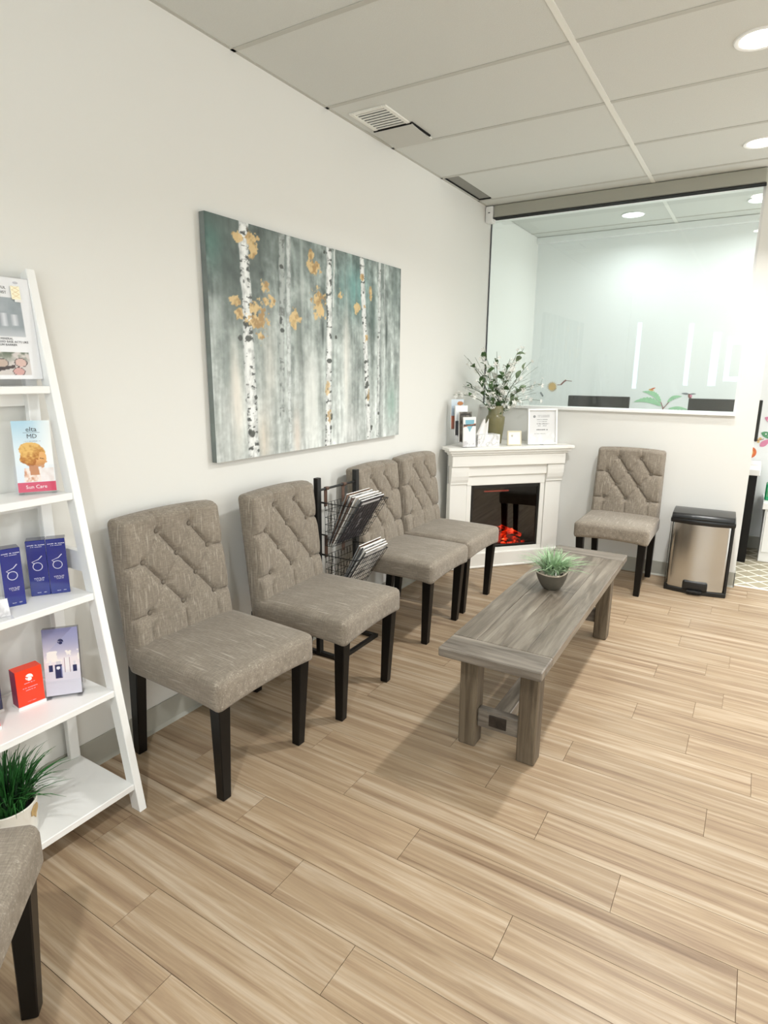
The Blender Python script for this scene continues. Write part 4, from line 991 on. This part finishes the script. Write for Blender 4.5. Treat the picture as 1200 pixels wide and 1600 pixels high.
# ------------------------------------------------------------------ trash can
tc_ = thing('pedal_trash_can', 'stainless steel step trash can with black lid by the half wall', 'trash can', (1.703, 4.475, 0), math.radians(2))
def ply(bulge, hw, d0, d1, n=14):
    pts = [(hw * (2 * i / n - 1), -d0 - bulge * math.cos(PI / 2 * (2 * i / n - 1)) ** 1.0) for i in range(n + 1)]
    return pts + [(hw, d1), (-hw, d1)]
g = G().prism(ply(0.030, 0.176, 0.110, 0.125), 2, 0.028, 0.478); g.obj('body', 'steel', tc_, smooth=True, ang=40, bevel=0.006)
G().prism(ply(0.022, 0.186, 0.118, 0.130), 2, 0.0, 0.030).obj('base_ring', 'blackplastic', tc_, bevel=0.004, smooth=True)
for s in (-1, 1): G().box((s * 0.178 - 0.006, -0.118, 0.03), (s * 0.178 + 0.008 * s + 0.0, -0.10, 0.478)).obj('edge_strip', 'blackplastic', tc_)
G().prism(ply(0.022, 0.190, 0.120, 0.132), 2, 0.474, 0.505).obj('lid_rim', 'blackplastic', tc_, bevel=0.008, seg=2, smooth=True)
lidp = [(-0.140, 0.505), (-0.136, 0.528), (-0.120, 0.540), (0.02, 0.545), (0.115, 0.540), (0.128, 0.528), (0.130, 0.505)]
g = G(); g.prism(lidp, 0, -0.183, 0.183); g.obj('lid', 'blackplastic', tc_, bevel=0.006, seg=2, smooth=True)
g = G(); g.box((-0.075, -0.152, 0.030), (0.075, -0.125, 0.092)); g.obj('pedal_housing', 'blackplastic', tc_, bevel=0.014, seg=3, smooth=True)
G().box((-0.045, -0.175, 0.018), (0.045, -0.14, 0.034)).obj('pedal', 'blackmetal', tc_, bevel=0.004, seg=2)

# ------------------------------------------------------------------ magazine rack
rk = thing('magazine_rack', 'black metal magazine rack with two wire baskets against the wall', 'magazine rack', (0.15, 2.46, 0))
for s in (-1, 1):
    G().box((-0.013, s * 0.165 - 0.015, 0.0), (0.013, s * 0.165 + 0.015, 0.925)).obj('post', 'blackmetal', rk, bevel=0.002)
    G().box((-0.10, s * 0.165 - 0.013, 0.0), (0.14, s * 0.165 + 0.013, 0.02)).obj('foot', 'blackmetal', rk, bevel=0.002)
G().box((0.12, -0.16, 0.002), (0.14, 0.16, 0.02)).obj('base_bar', 'blackmetal', rk)
G().tube([(0, -0.152, 0.862), (0, 0.152, 0.862)], 0.006, 10).obj('top_rod', 'blackmetal', rk, smooth=True)
def basket(dz, nm):
    g = G(); rw = 0.0016
    xb, zb = 0.03, 0.585 + dz; xf0, xf1, zf1 = 0.075, 0.215, 0.800 + dz; z_top = 0.80 + dz
    y0, y1 = -0.146, 0.146; n = 11
    fr = lambda t: (xf0 + (xf1 - xf0) * t, zb + (zf1 - zb) * t)
    for k in range(n + 1):
        y = y0 + (y1 - y0) * k / n
        g.tube([(xb, y, z_top), (xb, y, zb), (xf0, y, zb), (xf1, y, zf1)], rw * 0.8, 4)
    for j in range(7):
        t = j / 6; x, z = fr(t); g.tube([(xb, y0, zb + (z_top - zb) * t), (xb, y1, zb + (z_top - zb) * t)], rw * 0.8, 4); g.tube([(x, y0, z), (x, y1, z)], rw * (1.6 if j == 6 else 0.8), 4)
        for y in (y0, y1): g.tube([(xb, y, zb + (z_top - zb) * t), (x, y, z)], rw * (1.6 if j == 6 else 0.8), 4)
    for y in (y0, y1):
        for a in (0.25, 0.5, 0.75): g.tube([(xb + (xf0 - xb) * a, y, zb), (xb + (xf1 - xb) * a, y, z_top)], rw * 0.8, 4)
    for k in range(n):   # diagonal wires
        ya = y0 + (y1 - y0) * k / n; yb = y0 + (y1 - y0) * (k + 1) / n
        g.tube([(xb, ya, zb), (xb, yb, zb + (z_top - zb) * 0.5), (xb, ya, z_top)], rw * 0.6, 4)
    b_ = g.obj(nm, 'blackmetal', rk)
    for y in (-0.09, 0.06):
        G().box((-0.009, y - 0.012, z_top - 0.03), (-0.006, y + 0.012, 0.87 if dz == 0 else 0.62)).obj('strap', 'leather', rk)
        if dz == 0: G().tube([(-0.0, y - 0.012, 0.862), (0, y + 0.012, 0.862)], 0.009, 10).obj('strap_loop', 'leather', rk, smooth=True)
    for y in (-1, 1):
        G().box((-0.004, y * 0.146 - (0.006 if y > 0 else 0), z_top - 0.004), (0.03, y * 0.146 + (0 if y > 0 else 0.006), z_top + 0.004)).obj('clip', 'blackmetal', rk)
        G().box((-0.004, y * 0.146 - (0.006 if y > 0 else 0), zb + 0.05), (0.03, y * 0.146 + (0 if y > 0 else 0.006), zb + 0.056)).obj('clip', 'blackmetal', rk)
    return b_
basket(0, 'basket'); basket(-0.265, 'basket')
def magcov(i):
    base = ('3f3b40', 'b8b4ae', 'd8cfc4', 'a89484', 'e6e4e0', '8a6a52')[i % 6]
    def f(U, V):
        c = np.tile(hexa(base), (len(U), 1)); n = fbm(U * 5, V * 7, 120 + i); n2 = fbm(U * 14, V * 14, 130 + i)
        c = mixc(c, hexa('1f1d20'), np.clip((n - .45) * 2, 0, 1) * .8); c = mixc(c, hexa('c9c3c6'), np.clip((n2 - .62) * 6, 0, 1))
        c[(V > 0.88) & (V < 0.93) & (U > 0.08) & (U < 0.9)] = hexa('e8e4e4')
        return c
    return f
def magazine(x, z, tilt, y, i, lab, grp, th=0.006, hh=0.275, ww=0.205):
    m = thing('magazine', lab, 'magazine', (rk.location.x + x, rk.location.y + y, z), 0, grp)
    m.rotation_euler = (0, math.radians(tilt), 0)
    G().box((-th / 2, -ww / 2, 0), (th / 2 - 0.0006, ww / 2, hh)).obj('pages', 'paper', m)
    print_mesh('cover', ww, hh, 30, 40, magcov(i), m, frame((th / 2, -ww / 2, 0), (0, 1, 0), (0, 0, 1)))
    G().box((-th / 2, -ww / 2 - 0.0006, 0), (th / 2, -ww / 2, hh)).obj('spine', ('ink', 'inkgrey', 'paper', 'leather')[i % 4], m)
ml = ['glossy magazine with dark printed cover, frontmost in the upper wire basket', 'magazine directly behind the dark-covered one in the upper basket', 'third magazine from the front in the upper wire basket', 'fourth magazine from the front in the upper wire basket', 'fifth magazine from the front in the upper wire basket', 'sixth magazine from the front in the upper basket, nearest the wall']
for i in range(6): magazine(0.070 - 0.0075 * i, 0.592, 32 - 1.8 * i, 0.0 - 0.004 * i, i, ml[i], 'magazines in the upper basket', 0.0055, 0.275 + 0.004 * (i % 3))
ml = ['magazine leaning furthest out of the lower wire basket', 'second outermost magazine in the lower wire basket', 'middle magazine in the lower wire basket', 'second magazine from the wall in the lower basket', 'reddish-brown magazine nearest the wall in the lower basket']
for i in range(5): magazine(0.073 - 0.008 * i, 0.326, 33 - 1.5 * i, 0.02 + 0.006 * i, (4, 2, 4, 1, 5)[i], ml[i], 'magazines in the lower basket', 0.0055, 0.285 + 0.005 * (i % 3))

# ------------------------------------------------------------------ ladder shelf
ld = thing('ladder_shelf', 'white five-tier leaning ladder shelf against the wall', 'shelf', (0, 0.765, 0))
SZ = [0.10, 0.42, 0.74, 1.055, 1.375]
def xf(z): return 0.357 - 0.1775 * z
yr = 0.29          # inner half width
for s in (-1, 1):
    yi, yo = s * yr, s * (yr + 0.026)
    a, b = min(yi, yo), max(yi, yo)
    g = G(); g.prism([(xf(0) - 0.045, 0), (xf(0), 0), (xf(1.712), 1.712), (0.018, 1.70), (xf(1.60) - 0.045, 1.60)], 1, a, b)
    g.obj('front_rail', 'white', ld, bevel=0.002)
    g = G(); g.box((0.022, min(yi - s * 0.035, yi), 0.0), (0.045, max(yi - s * 0.035, yi), 1.45)); g.obj('rear_post', 'white', ld, bevel=0.002)
    G().box((0.045, a + 0.004 if s > 0 else a, 0.80), (xf(0.83) - 0.02, b if s > 0 else b - 0.004, 0.865)).obj('side_brace', 'white', ld)
for i, z in enumerate(SZ):
    x1 = xf(z) - 0.002
    G().box((0.024, -yr, z - 0.022), (x1, yr, z)).obj('shelf_board', 'white', ld, bevel=0.002)
    G().box((0.012, -yr + 0.001, z - 0.060), (0.024, yr - 0.001, z + 0.0)).obj('rear_rail', 'white', ld)
    if i in (3, 4): G().box((0.013, -yr + 0.035, z - 0.30 + 0.05), (0.020, yr - 0.035, z - 0.30 + 0.20)).obj('back_panel', 'mantel', ld) if False else None
def shelf_thing(name, lab, cat, x, y, si, rz, group=None): return thing(name, lab, cat, (x, y, SZ[si]), math.radians(rz), group)
# top: sign holder
sg = shelf_thing('poster_stand', 'clear stand with a skincare poster on the top tier of the shelf', 'sign', 0.070, 0.945, 4, -2)
sgw, sgh = 0.218, 0.285
G().box((-0.03, -0.07, 0.0), (0.03, 0.07, 0.004)).obj('base', 'acrylic', sg)
G().box((-0.004, -0.07, 0.004), (0.004, 0.07, 0.022)).obj('clamp', 'acrylic', sg)
def poster(U, V):
    c = np.tile(hexa('f4f5f4'), (len(U), 1)); n = fbm(U * 8, V * 10, 200); n2 = fbm(U * 20, V * 26, 205)
    ph = (V > 0.42) & (V < 0.80) & (U > 0.04) & (U < 0.86)
    bg = mixc(np.tile(hexa('b4bcbf'), (len(U), 1)), hexa('8e999d'), n); bg = mixc(bg, hexa('c9ced0'), np.clip((0.52 - V) * 12, 0, 1))
    for k in range(6):
        u0 = 0.10 + k * 0.13; hh = 0.70 - 0.012 * k; dd = (np.abs(U - u0) < 0.045) & (V > 0.49 + 0.008 * k) & (V < hh)
        bg[dd] = (mixc(np.tile(hexa('e4e7e9'), (len(U), 1)), hexa('a6adb2'), np.clip(np.abs(U - u0) / 0.045, 0, 1) * .8))[dd]
    d = ((U - 0.42) / 0.12) ** 2 + ((V - 0.70) / 0.05) ** 2 + (n2 - .5) * 2 < 1; bg[d] = hexa('3c5a42')
    c[ph] = bg[ph]
    p2 = (V > 0.045) & (V < 0.265) & (U > 0.04) & (U < 0.86); b2 = mixc(np.tile(hexa('d9d2cb'), (len(U), 1)), hexa('5d6b55'), np.clip((V - 0.15) * 9, 0, 1) * np.clip((n2 - .38) * 4, 0, 1))
    for u0, v0, rr, cc in ((0.50, 0.16, 0.085, 'c9b3a2'), (0.22, 0.12, 0.08, 'd8b8a8'), (0.74, 0.165, 0.085, 'dcbcb0'), (0.70, 0.075, 0.08, 'd9a8a0')):
        q = ((U - u0) / rr) ** 2 + ((V - v0) / (rr * 0.55)) ** 2; b2[q < 1] = hexa('3b2f2b'); b2[q < 0.72] = hexa(cc)
    q = (np.abs(V - 0.07 - (U - 0.3) * 0.16) < 0.016) & (U > 0.28) & (U < 0.66); b2[q] = hexa('3a2a26')
    c[p2] = b2[p2]
    q = (V > 0.285) & (V < 0.325) & (U < 0.30); c[q] = hexa('d8cbd0')
    return c
bd = G().box((-0.002, -sgw / 2, 0.0), (0.0, sgw / 2, sgh)).obj('sheet', 'paper', sg); bd.location = (0.006, 0, 0.020); bd.rotation_euler = (0, math.radians(-5), 0)
print_mesh('poster', sgw, sgh, 90, 110, poster, bd, frame((0.0004, -sgw / 2, 0), (0, 1, 0), (0, 0, 1)))
G().box((0.0015, -sgw / 2 - 0.006, -0.006), (0.0035, sgw / 2 + 0.006, sgh + 0.004)).obj('cover_sheet', 'acrylic', bd)
def ptx(s, u, v, size, mat='ink'): text(s, size, mat, bd, frame((0.0009, (u - 0.5) * sgw, v * sgh), (0, 1, 0), (0, 0, 1)), align='RIGHT')
ptx('SYMPHONY', 0.63, 0.93, 0.0105); ptx('BEAUTIFUL', 0.70, 0.885, 0.0105); ptx('DAY MOIST', 0.70, 0.84, 0.0105)
ptx('& MINERAL', 0.69, 0.39, 0.0085); ptx('PRESSED BASE ACTS LIKE', 0.88, 0.36, 0.0085); ptx('SERUM BARRIER', 0.73, 0.33, 0.0085)
st = G().box((0.0036, 0.055, 0.225), (0.0040, 0.080, 0.262)).obj('sticker', flat('pale_yellow_sticker', 'fbf5d8', 0.6), bd)
G().box((0.0036, 0.062, 0.218), (0.0039, 0.084, 0.2255)).obj('sticker_label', 'paper', bd)
lg = G().lathe([(0.0075, 0), (0.0075, 0.0003)], 14).obj('oval_mark', flat('pale_grey_ink', 'cfd0d4', 0.6), bd); lg.matrix_local = frame((0.0008, 0.072, 0.272), (0, 1, 0), (0, 0, 1)) @ Matrix.Scale(0.5, 4, (0, 1, 0))
g = G()
for k in range(3):
    for s in (-1, 1): g.bar((0.0042, 0.0675 - s * 0.010, 0.229 + k * 0.011), (0.0042, 0.0675 + s * 0.010, 0.240 + k * 0.011), 0.0007, 0.0003, (1, 0, 0))
g.obj('lattice_print', 'gold', st)
# tier 4: sun care brochure holder
def brochure_stand(name, lab, x, y, si, rz, fn, w_=0.10, h_=0.212, nx=70, ny=140, coverh=0.085):
    t_ = shelf_thing(name, lab, 'brochure holder', x, y, si, rz)
    hw = w_ / 2 + 0.006
    T = Matrix.Rotation(math.radians(-8), 4, 'Y')
    g = G(); g.box((-0.002, -hw, 0.004), (0.0, hw, 0.17), T).box((0.030, -hw, 0.006), (0.032, hw, coverh), T).box((-0.002, -hw - 0.002, 0.004), (0.032, -hw, coverh), T).box((-0.002, hw, 0.004), (0.032, hw + 0.002, coverh), T).box((-0.002, -hw, 0.004), (0.032, hw, 0.006), T)
    g.obj('holder', 'acrylic', t_)
    G().box((-0.012, -hw + 0.005, 0), (0.034, -hw + 0.02, 0.005)).box((-0.012, hw - 0.02, 0), (0.034, hw - 0.005, 0.005)).obj('foot', 'acrylic', t_)
    return t_, T
def sunf(U, V):
    sky = mixc(np.tile(hexa('dfe9ef'), (len(U), 1)), hexa('a9cde0'), np.clip((V - 0.55) * 2.2, 0, 1) * np.clip(1.3 - U, 0, 1)); c = mixc(sky, hexa('fbfaf6'), np.clip((U - 0.55) * 1.5, 0, 1))
    n = fbm(U * 10, V * 16, 300); st_ = fbm(U * 4 + V * 30, V * 8 - U * 12, 305)
    wv = (n - .5) * 0.5; xr = (U - 0.47) + (V - 0.56) * 0.5
    hair = ((xr / 0.33) ** 2 + ((V - 0.575) / 0.125) ** 2 + wv * 0.5 < 1) | (((U - 0.29) / 0.17) ** 2 + ((V - 0.475) / 0.085) ** 2 + wv * 2 < 1) | (((U - 0.40) / 0.15) ** 2 + ((V - 0.43) / 0.07) ** 2 + wv < 1)
    hc = mixc(np.tile(hexa('e0b464'), (len(U), 1)), hexa('a8641c'), np.clip((0.62 - V) * 4 + (st_ - .5) * 1.6, 0, 1)); 
    body = (V < 0.34) & (V > 0.14) & (np.abs(U - 0.47 - (0.3 - V) * 0.3) < 0.24 + (0.34 - V) * 0.5)
    c[body] = (mixc(np.tile(hexa('f4e4d8'), (len(U), 1)), hexa('c98a5e'), np.clip((n - .4) * 3, 0, 1)))[body]
    face = ((U - 0.66 + (V - .45) * -0.4) / 0.155) ** 2 + ((V - 0.455) / 0.105) ** 2 < 1
    neck = (np.abs(U - 0.46 - (0.35 - V) * .2) < 0.12) & (V > 0.24) & (V < 0.42); c[neck] = hexa('c07a3c')
    fc = mixc(np.tile(hexa('e0a968'), (len(U), 1)), hexa('b8763a'), np.clip((0.46 - V) * 7, 0, 1)); c[face] = fc[face]; hm = hair & ~(face & (U > 0.60 + (V - .45) * 0.5)); c[hm] = hc[hm]
    nose = ((U - 0.80) / 0.028) ** 2 + ((V - 0.415) / 0.014) ** 2 < 1; c[nose] = hexa('d69c60'); c[((U - 0.70) / 0.05) ** 2 + ((V - 0.365) / 0.03) ** 2 < 1] = hexa('c98c50')
    c[(np.abs(U - 0.7) < 0.06) & (np.abs(V - 0.465 + (U - .7) * .12) < 0.006)] = hexa('7a4418')
    w_ = (V < 0.33) & (U > 0.62) & (V > 0.14) & (U < 0.98); c[w_] = (mixc(np.tile(hexa('f7f4f1'), (len(U), 1)), hexa('e2d2c8'), n))[w_]
    c[V < 0.135] = hexa('cf2350'); return c
t_, T = brochure_stand('brochure_stand', 'clear stand with sky-blue sun care brochures on the second tier from the top', 0.088, 0.995, 3, -30, sunf)
bb = thing('sun_care_brochure', 'sky-blue brochure with a blonde woman and red Sun Care band', 'brochure', t_.location + Vector((0.017 * math.cos(math.radians(-30)), 0.017 * math.sin(math.radians(-30)), 0.008)), math.radians(-30))
bb.rotation_euler = (0, math.radians(-8), math.radians(-30))
G().box((-0.012, -0.05, 0), (0.008, 0.05, 0.212)).obj('pages', 'paper', bb)
print_mesh('cover', 0.10, 0.212, 80, 150, sunf, bb, frame((0.0084, -0.05, 0), (0, 1, 0), (0, 0, 1)))
def btx(p, s, y, z, size, mat, x=0.0088): text(s, size, mat, p, frame((x, y, z), (0, 1, 0), (0, 0, 1)), align='CENTER')
btx(bb, 'elta', 0.0, 0.180, 0.020, 'ink'); btx(bb, 'MD', 0.0, 0.160, 0.018, 'ink'); fineprint(bb, 'inkgrey', frame((0.0086, 0.0, 0.150), (0, 1, 0), (0, 0, 1)), 0.042, 0.002, 3); btx(bb, 'Sun Care', -0.002, 0.010, 0.015, 'inkwhite')
G().box((0.0086, -0.022, 0.1762), (0.0089, 0.022, 0.1770)).obj('rule', 'ink', bb)
# tier 3: blue cartons and a card
def ring_mesh():
    g = G(); pts = []
    for k in range(27):
        a = math.radians(115) - 2 * PI * 0.97 * k / 26
        pts.append((0.0002, 0.0125 * math.cos(a), 0.0125 * math.sin(a)))
    g.tube(pts, 0.0011, 5)
    g.tube([(0.0002, -0.0048, 0.0115), (0.0002, -0.010, 0.0105), (0.0002, -0.0145, 0.0150), (0.0002, -0.005, 0.0190), (0.0002, 0.004, 0.0225), (0.0002, 0.014, 0.0330)], [0.0010, 0.0009, 0.0011, 0.0007, 0.0012, 0.0016], 5)
    g.v = [(x * 0.3 + 0.0001, y, z) for x, y, z in g.v]
    return g.mesh('emblem')
ringm = ring_mesh()
def carton(lab, x, y, rz):
    b_ = shelf_thing('blue_carton', lab, 'box', x, y, 2, rz, 'blue skincare cartons on the shelf')
    G().box((-0.044, -0.0265, 0), (0.0, 0.0265, 0.176)).obj('carton_body', 'blue', b_, bevel=0.0012)
    G().box((-0.043, -0.0255, 0.1762), (-0.001, 0.0255, 0.1768)).obj('lid_flap', 'bluedark', b_)
    link('emblem', ringm, 'silver', b_, loc=(0.0, 0.0, 0.094))
    for q, (y, z, w_, h_) in enumerate([(0.0, 0.160, 0.044, 0.0034), (0.001, 0.155, 0.030, 0.0022), (0.0, 0.056, 0.027, 0.0026), (0.0, 0.052, 0.024, 0.0022), (0.001, 0.048, 0.022, 0.0022), (0.003, 0.009, 0.024, 0.0024)]):
        fineprint(b_, 'silver', frame((0.0001, y, z), (0, 1, 0), (0, 0, 1)), w_, h_, q)
    return b_
carton('tall blue carton standing apart, beside the small white card', 0.132, 0.868, -17)
carton('tall blue carton on the side of the paired two nearer the lone one', 0.108, 0.955, -33)
carton('tall blue carton of the paired two nearer the shelf rail', 0.138, 1.0, -33)
cdd = shelf_thing('white_card', 'small white card lying on the middle tier beside the lone blue carton', 'card', 0.185, 0.775, 2, -14)
o = G().box((-0.001, -0.045, 0), (0.0, 0.045, 0.05)).obj('card_sheet', 'marble', cdd); o.rotation_euler = (0, math.radians(-22), 0); o.location = (0, 0, 0.002)
o2 = G().box((0.001, -0.047, 0.0), (0.003, 0.047, 0.053)).obj('card_cover', 'acrylic', cdd); o2.rotation_euler = (0, math.radians(-22), 0)
G().box((-0.002, -0.047, 0.0), (0.03, 0.047, 0.002)).obj('card_foot', 'acrylic', cdd)
# tier 2: lilac brochure stand, orange and navy cartons
def lilac(U, V):
    c = mixc(np.tile(hexa('e9dfe4'), (len(U), 1)), hexa('77779f'), np.clip((V - 0.55) * 2.4, 0, 1)); n = fbm(U * 6, V * 8, 400)
    c = mixc(c, hexa('9a9cc4'), ((V - 0.72) < (U - .25) * 0.45) * np.clip((V - .55) * 3, 0, 1) * 0.7)
    cl = (V < 0.66 + 0.05 * (n - .5)) & (V > 0.5) & (n > 0.50); c[cl] = hexa('f3ece8')
    c[V < 0.42] = hexa('e2dfe8'); c[V < 0.22] = hexa('d9d8e2')
    def bx(u0, u1, v0, v1, h_): c[(U > u0) & (U < u1) & (V > v0) & (V < v1)] = hexa(h_)
    bx(.12, .24, .36, .46, '1d2356'); bx(.15, .21, .46, .53, 'e9e6ea'); bx(.29, .50, .25, .46, '1d2356'); bx(.33, .46, .46, .51, 'd2ced6'); bx(.47, .50, .27, .44, '7f84b0')
    bx(.56, .72, .33, .55, 'ece8ea'); bx(.56, .585, .33, .55, '8a5a6c'); bx(.70, .72, .33, .55, '8a5a6c'); bx(.79, .91, .33, .43, '1d2356'); bx(.82, .88, .43, .49, 'd8d4dc'); bx(.40, .62, .10, .105, '7d7c8c')
    q = ((U - 0.385) / 0.05) ** 2 + ((V - 0.41) / 0.025) ** 2 < 1; c[q] = hexa('e8e8f2'); return c
t_, T = brochure_stand('brochure_stand', 'clear stand with lilac skincare brochures on the fourth tier down', 0.165, 0.965, 1, -40, lilac)
a = math.radians(-40)
lb = thing('lilac_brochure', 'stack of lilac brochures with a round navy logo and bottle pictures', 'brochure', t_.location + Vector((0.017 * math.cos(a), 0.017 * math.sin(a), 0.008)), a)
lb.rotation_euler = (0, math.radians(-8), a)
G().box((-0.014, -0.05, 0), (0.008, 0.05, 0.212)).obj('pages', 'bluedark', lb)
print_mesh('cover', 0.10, 0.212, 70, 140, lilac, lb, frame((0.0084, -0.05, 0), (0, 1, 0), (0, 0, 1)))
def logo_mesh():
    g = G(); R_ = 1.0; n = 20
    up = [(0.0, R_ * math.cos(t), R_ * math.sin(t)) for t in [math.radians(-15) + math.radians(165) * k / n for k in range(n + 1)]] + [(0.0, -0.35, 0.12), (0.0, 0.3, 0.12)]
    g.prism([(p[1], p[2]) for p in up], 0, 0.0, 0.0003)
    g.prism([(0.62 * math.cos(t) + 0.05, 0.55 * math.sin(t) - 0.48) for t in [2 * PI * k / 18 for k in range(18)]], 0, 0.0, 0.0003)
    g.prism([(-0.98, 0.05), (-0.65, 0.05), (-0.62, -0.45), (-0.75, -0.62)], 0, 0.0, 0.0003)
    return g
def logo(p, x, y, z, s, mat):
    g = logo_mesh(); g.v = [(vx, vy * s, vz * s) for vx, vy, vz in g.v]; o = g.obj('logo', mat, p); o.location = (x, y, z); return o
logo(lb, 0.0088, 0.0, 0.170, 0.0085, 'bluedark')
def small_carton(lab, x, y, rz, mat, side, hgt=0.115, w_=0.076):
    b_ = shelf_thing('small_carton', lab, 'box', x, y, 1, rz, 'small skincare cartons on the shelf')
    G().box((-0.044, -w_ / 2 - 0.002, 0.0), (0.003, w_ / 2 + 0.002, 0.009)).obj('tray', 'white', b_, bevel=0.001)
    G().box((-0.040, -w_ / 2, 0.009), (0.0, w_ / 2, 0.009 + hgt)).obj('carton_body', mat, b_, bevel=0.001)
    G().box((-0.0395, -w_ / 2 - 0.0004, 0.010), (-0.0005, -w_ / 2, 0.008 + hgt)).obj('side_print', side, b_)
    logo(b_, 0.0002, 0.0, 0.009 + hgt * 0.76, 0.011, 'inkwhite')
    for q, (z, w_, h_) in enumerate([(0.60, 0.030, 0.003), (0.47, 0.042, 0.0028), (0.40, 0.026, 0.0028), (0.08, 0.022, 0.0022)]):
        fineprint(b_, 'pinkstripe' if mat == 'red' else 'inkwhite', frame((0.0001, 0.0, 0.009 + hgt * z), (0, 1, 0), (0, 0, 1)), w_, h_, q)
    return b_
M['purple'] = flat('magenta_side', '8a1248', 0.3)
small_carton('orange-red carton between the navy carton and the lilac brochures', 0.152, 0.866, -6, 'red', 'purple')
small_carton('navy blue carton behind the orange-red cartons', 0.105, 0.765, -6, 'bluedark', 'bluedark', 0.122)
small_carton('orange-red carton cut off by the left edge of the photo', 0.195, 0.712, -6, 'red', 'purple')
# tier 1: potted grass
pg = shelf_thing('potted_grass', 'dark green grass in a white ceramic pot on the lowest tier', 'plant', 0.245, 0.715, 0, -60)
G().lathe([(0.060, 0), (0.066, 0.004), (0.072, 0.04), (0.076, 0.10), (0.078, 0.120), (0.076, 0.123), (0.072, 0.120), (0.069, 0.10), (0.0, 0.098)], 40).obj('pot', 'ceramic', pg, smooth=True)
G().lathe([(0.069, 0.098), (0.068, 0.102), (0.0, 0.103)], 24).obj('soil', 'soil', pg)
g = G(); pts = [(-.018, .0), (-.008, -.004), (0, -.016), (.003, -.016), (.006, -.004), (.018, .002), (.020, .014), (.010, .026), (-.006, .028), (-.018, .016)]
vv = []
for y, z in pts:
    a = math.radians(96) + y / 0.0755; rr = 0.0722 + (z + 0.085 - 0.04) * 0.067
    for k in (0.0008, 0.0018): vv.append(((rr + k) * math.cos(a), (rr + k) * math.sin(a), z + 0.085))
nP = len(pts); g.add(vv, [tuple(2 * i + 1 for i in range(nP)), tuple(2 * i for i in range(nP))[::-1]] + [(2 * i, 2 * ((i + 1) % nP), 2 * ((i + 1) % nP) + 1, 2 * i + 1) for i in range(nP)])
g.obj('gold_emblem', 'tan', pg)
blades(320, 0.050, 0.19, 0.12, 0.0075, 31, 0.8, z0=0.100).obj('blades', 'grass2', pg, kind='stuff')
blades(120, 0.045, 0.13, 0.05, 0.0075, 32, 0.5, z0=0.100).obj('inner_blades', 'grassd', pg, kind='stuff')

bpy.context.view_layer.update()
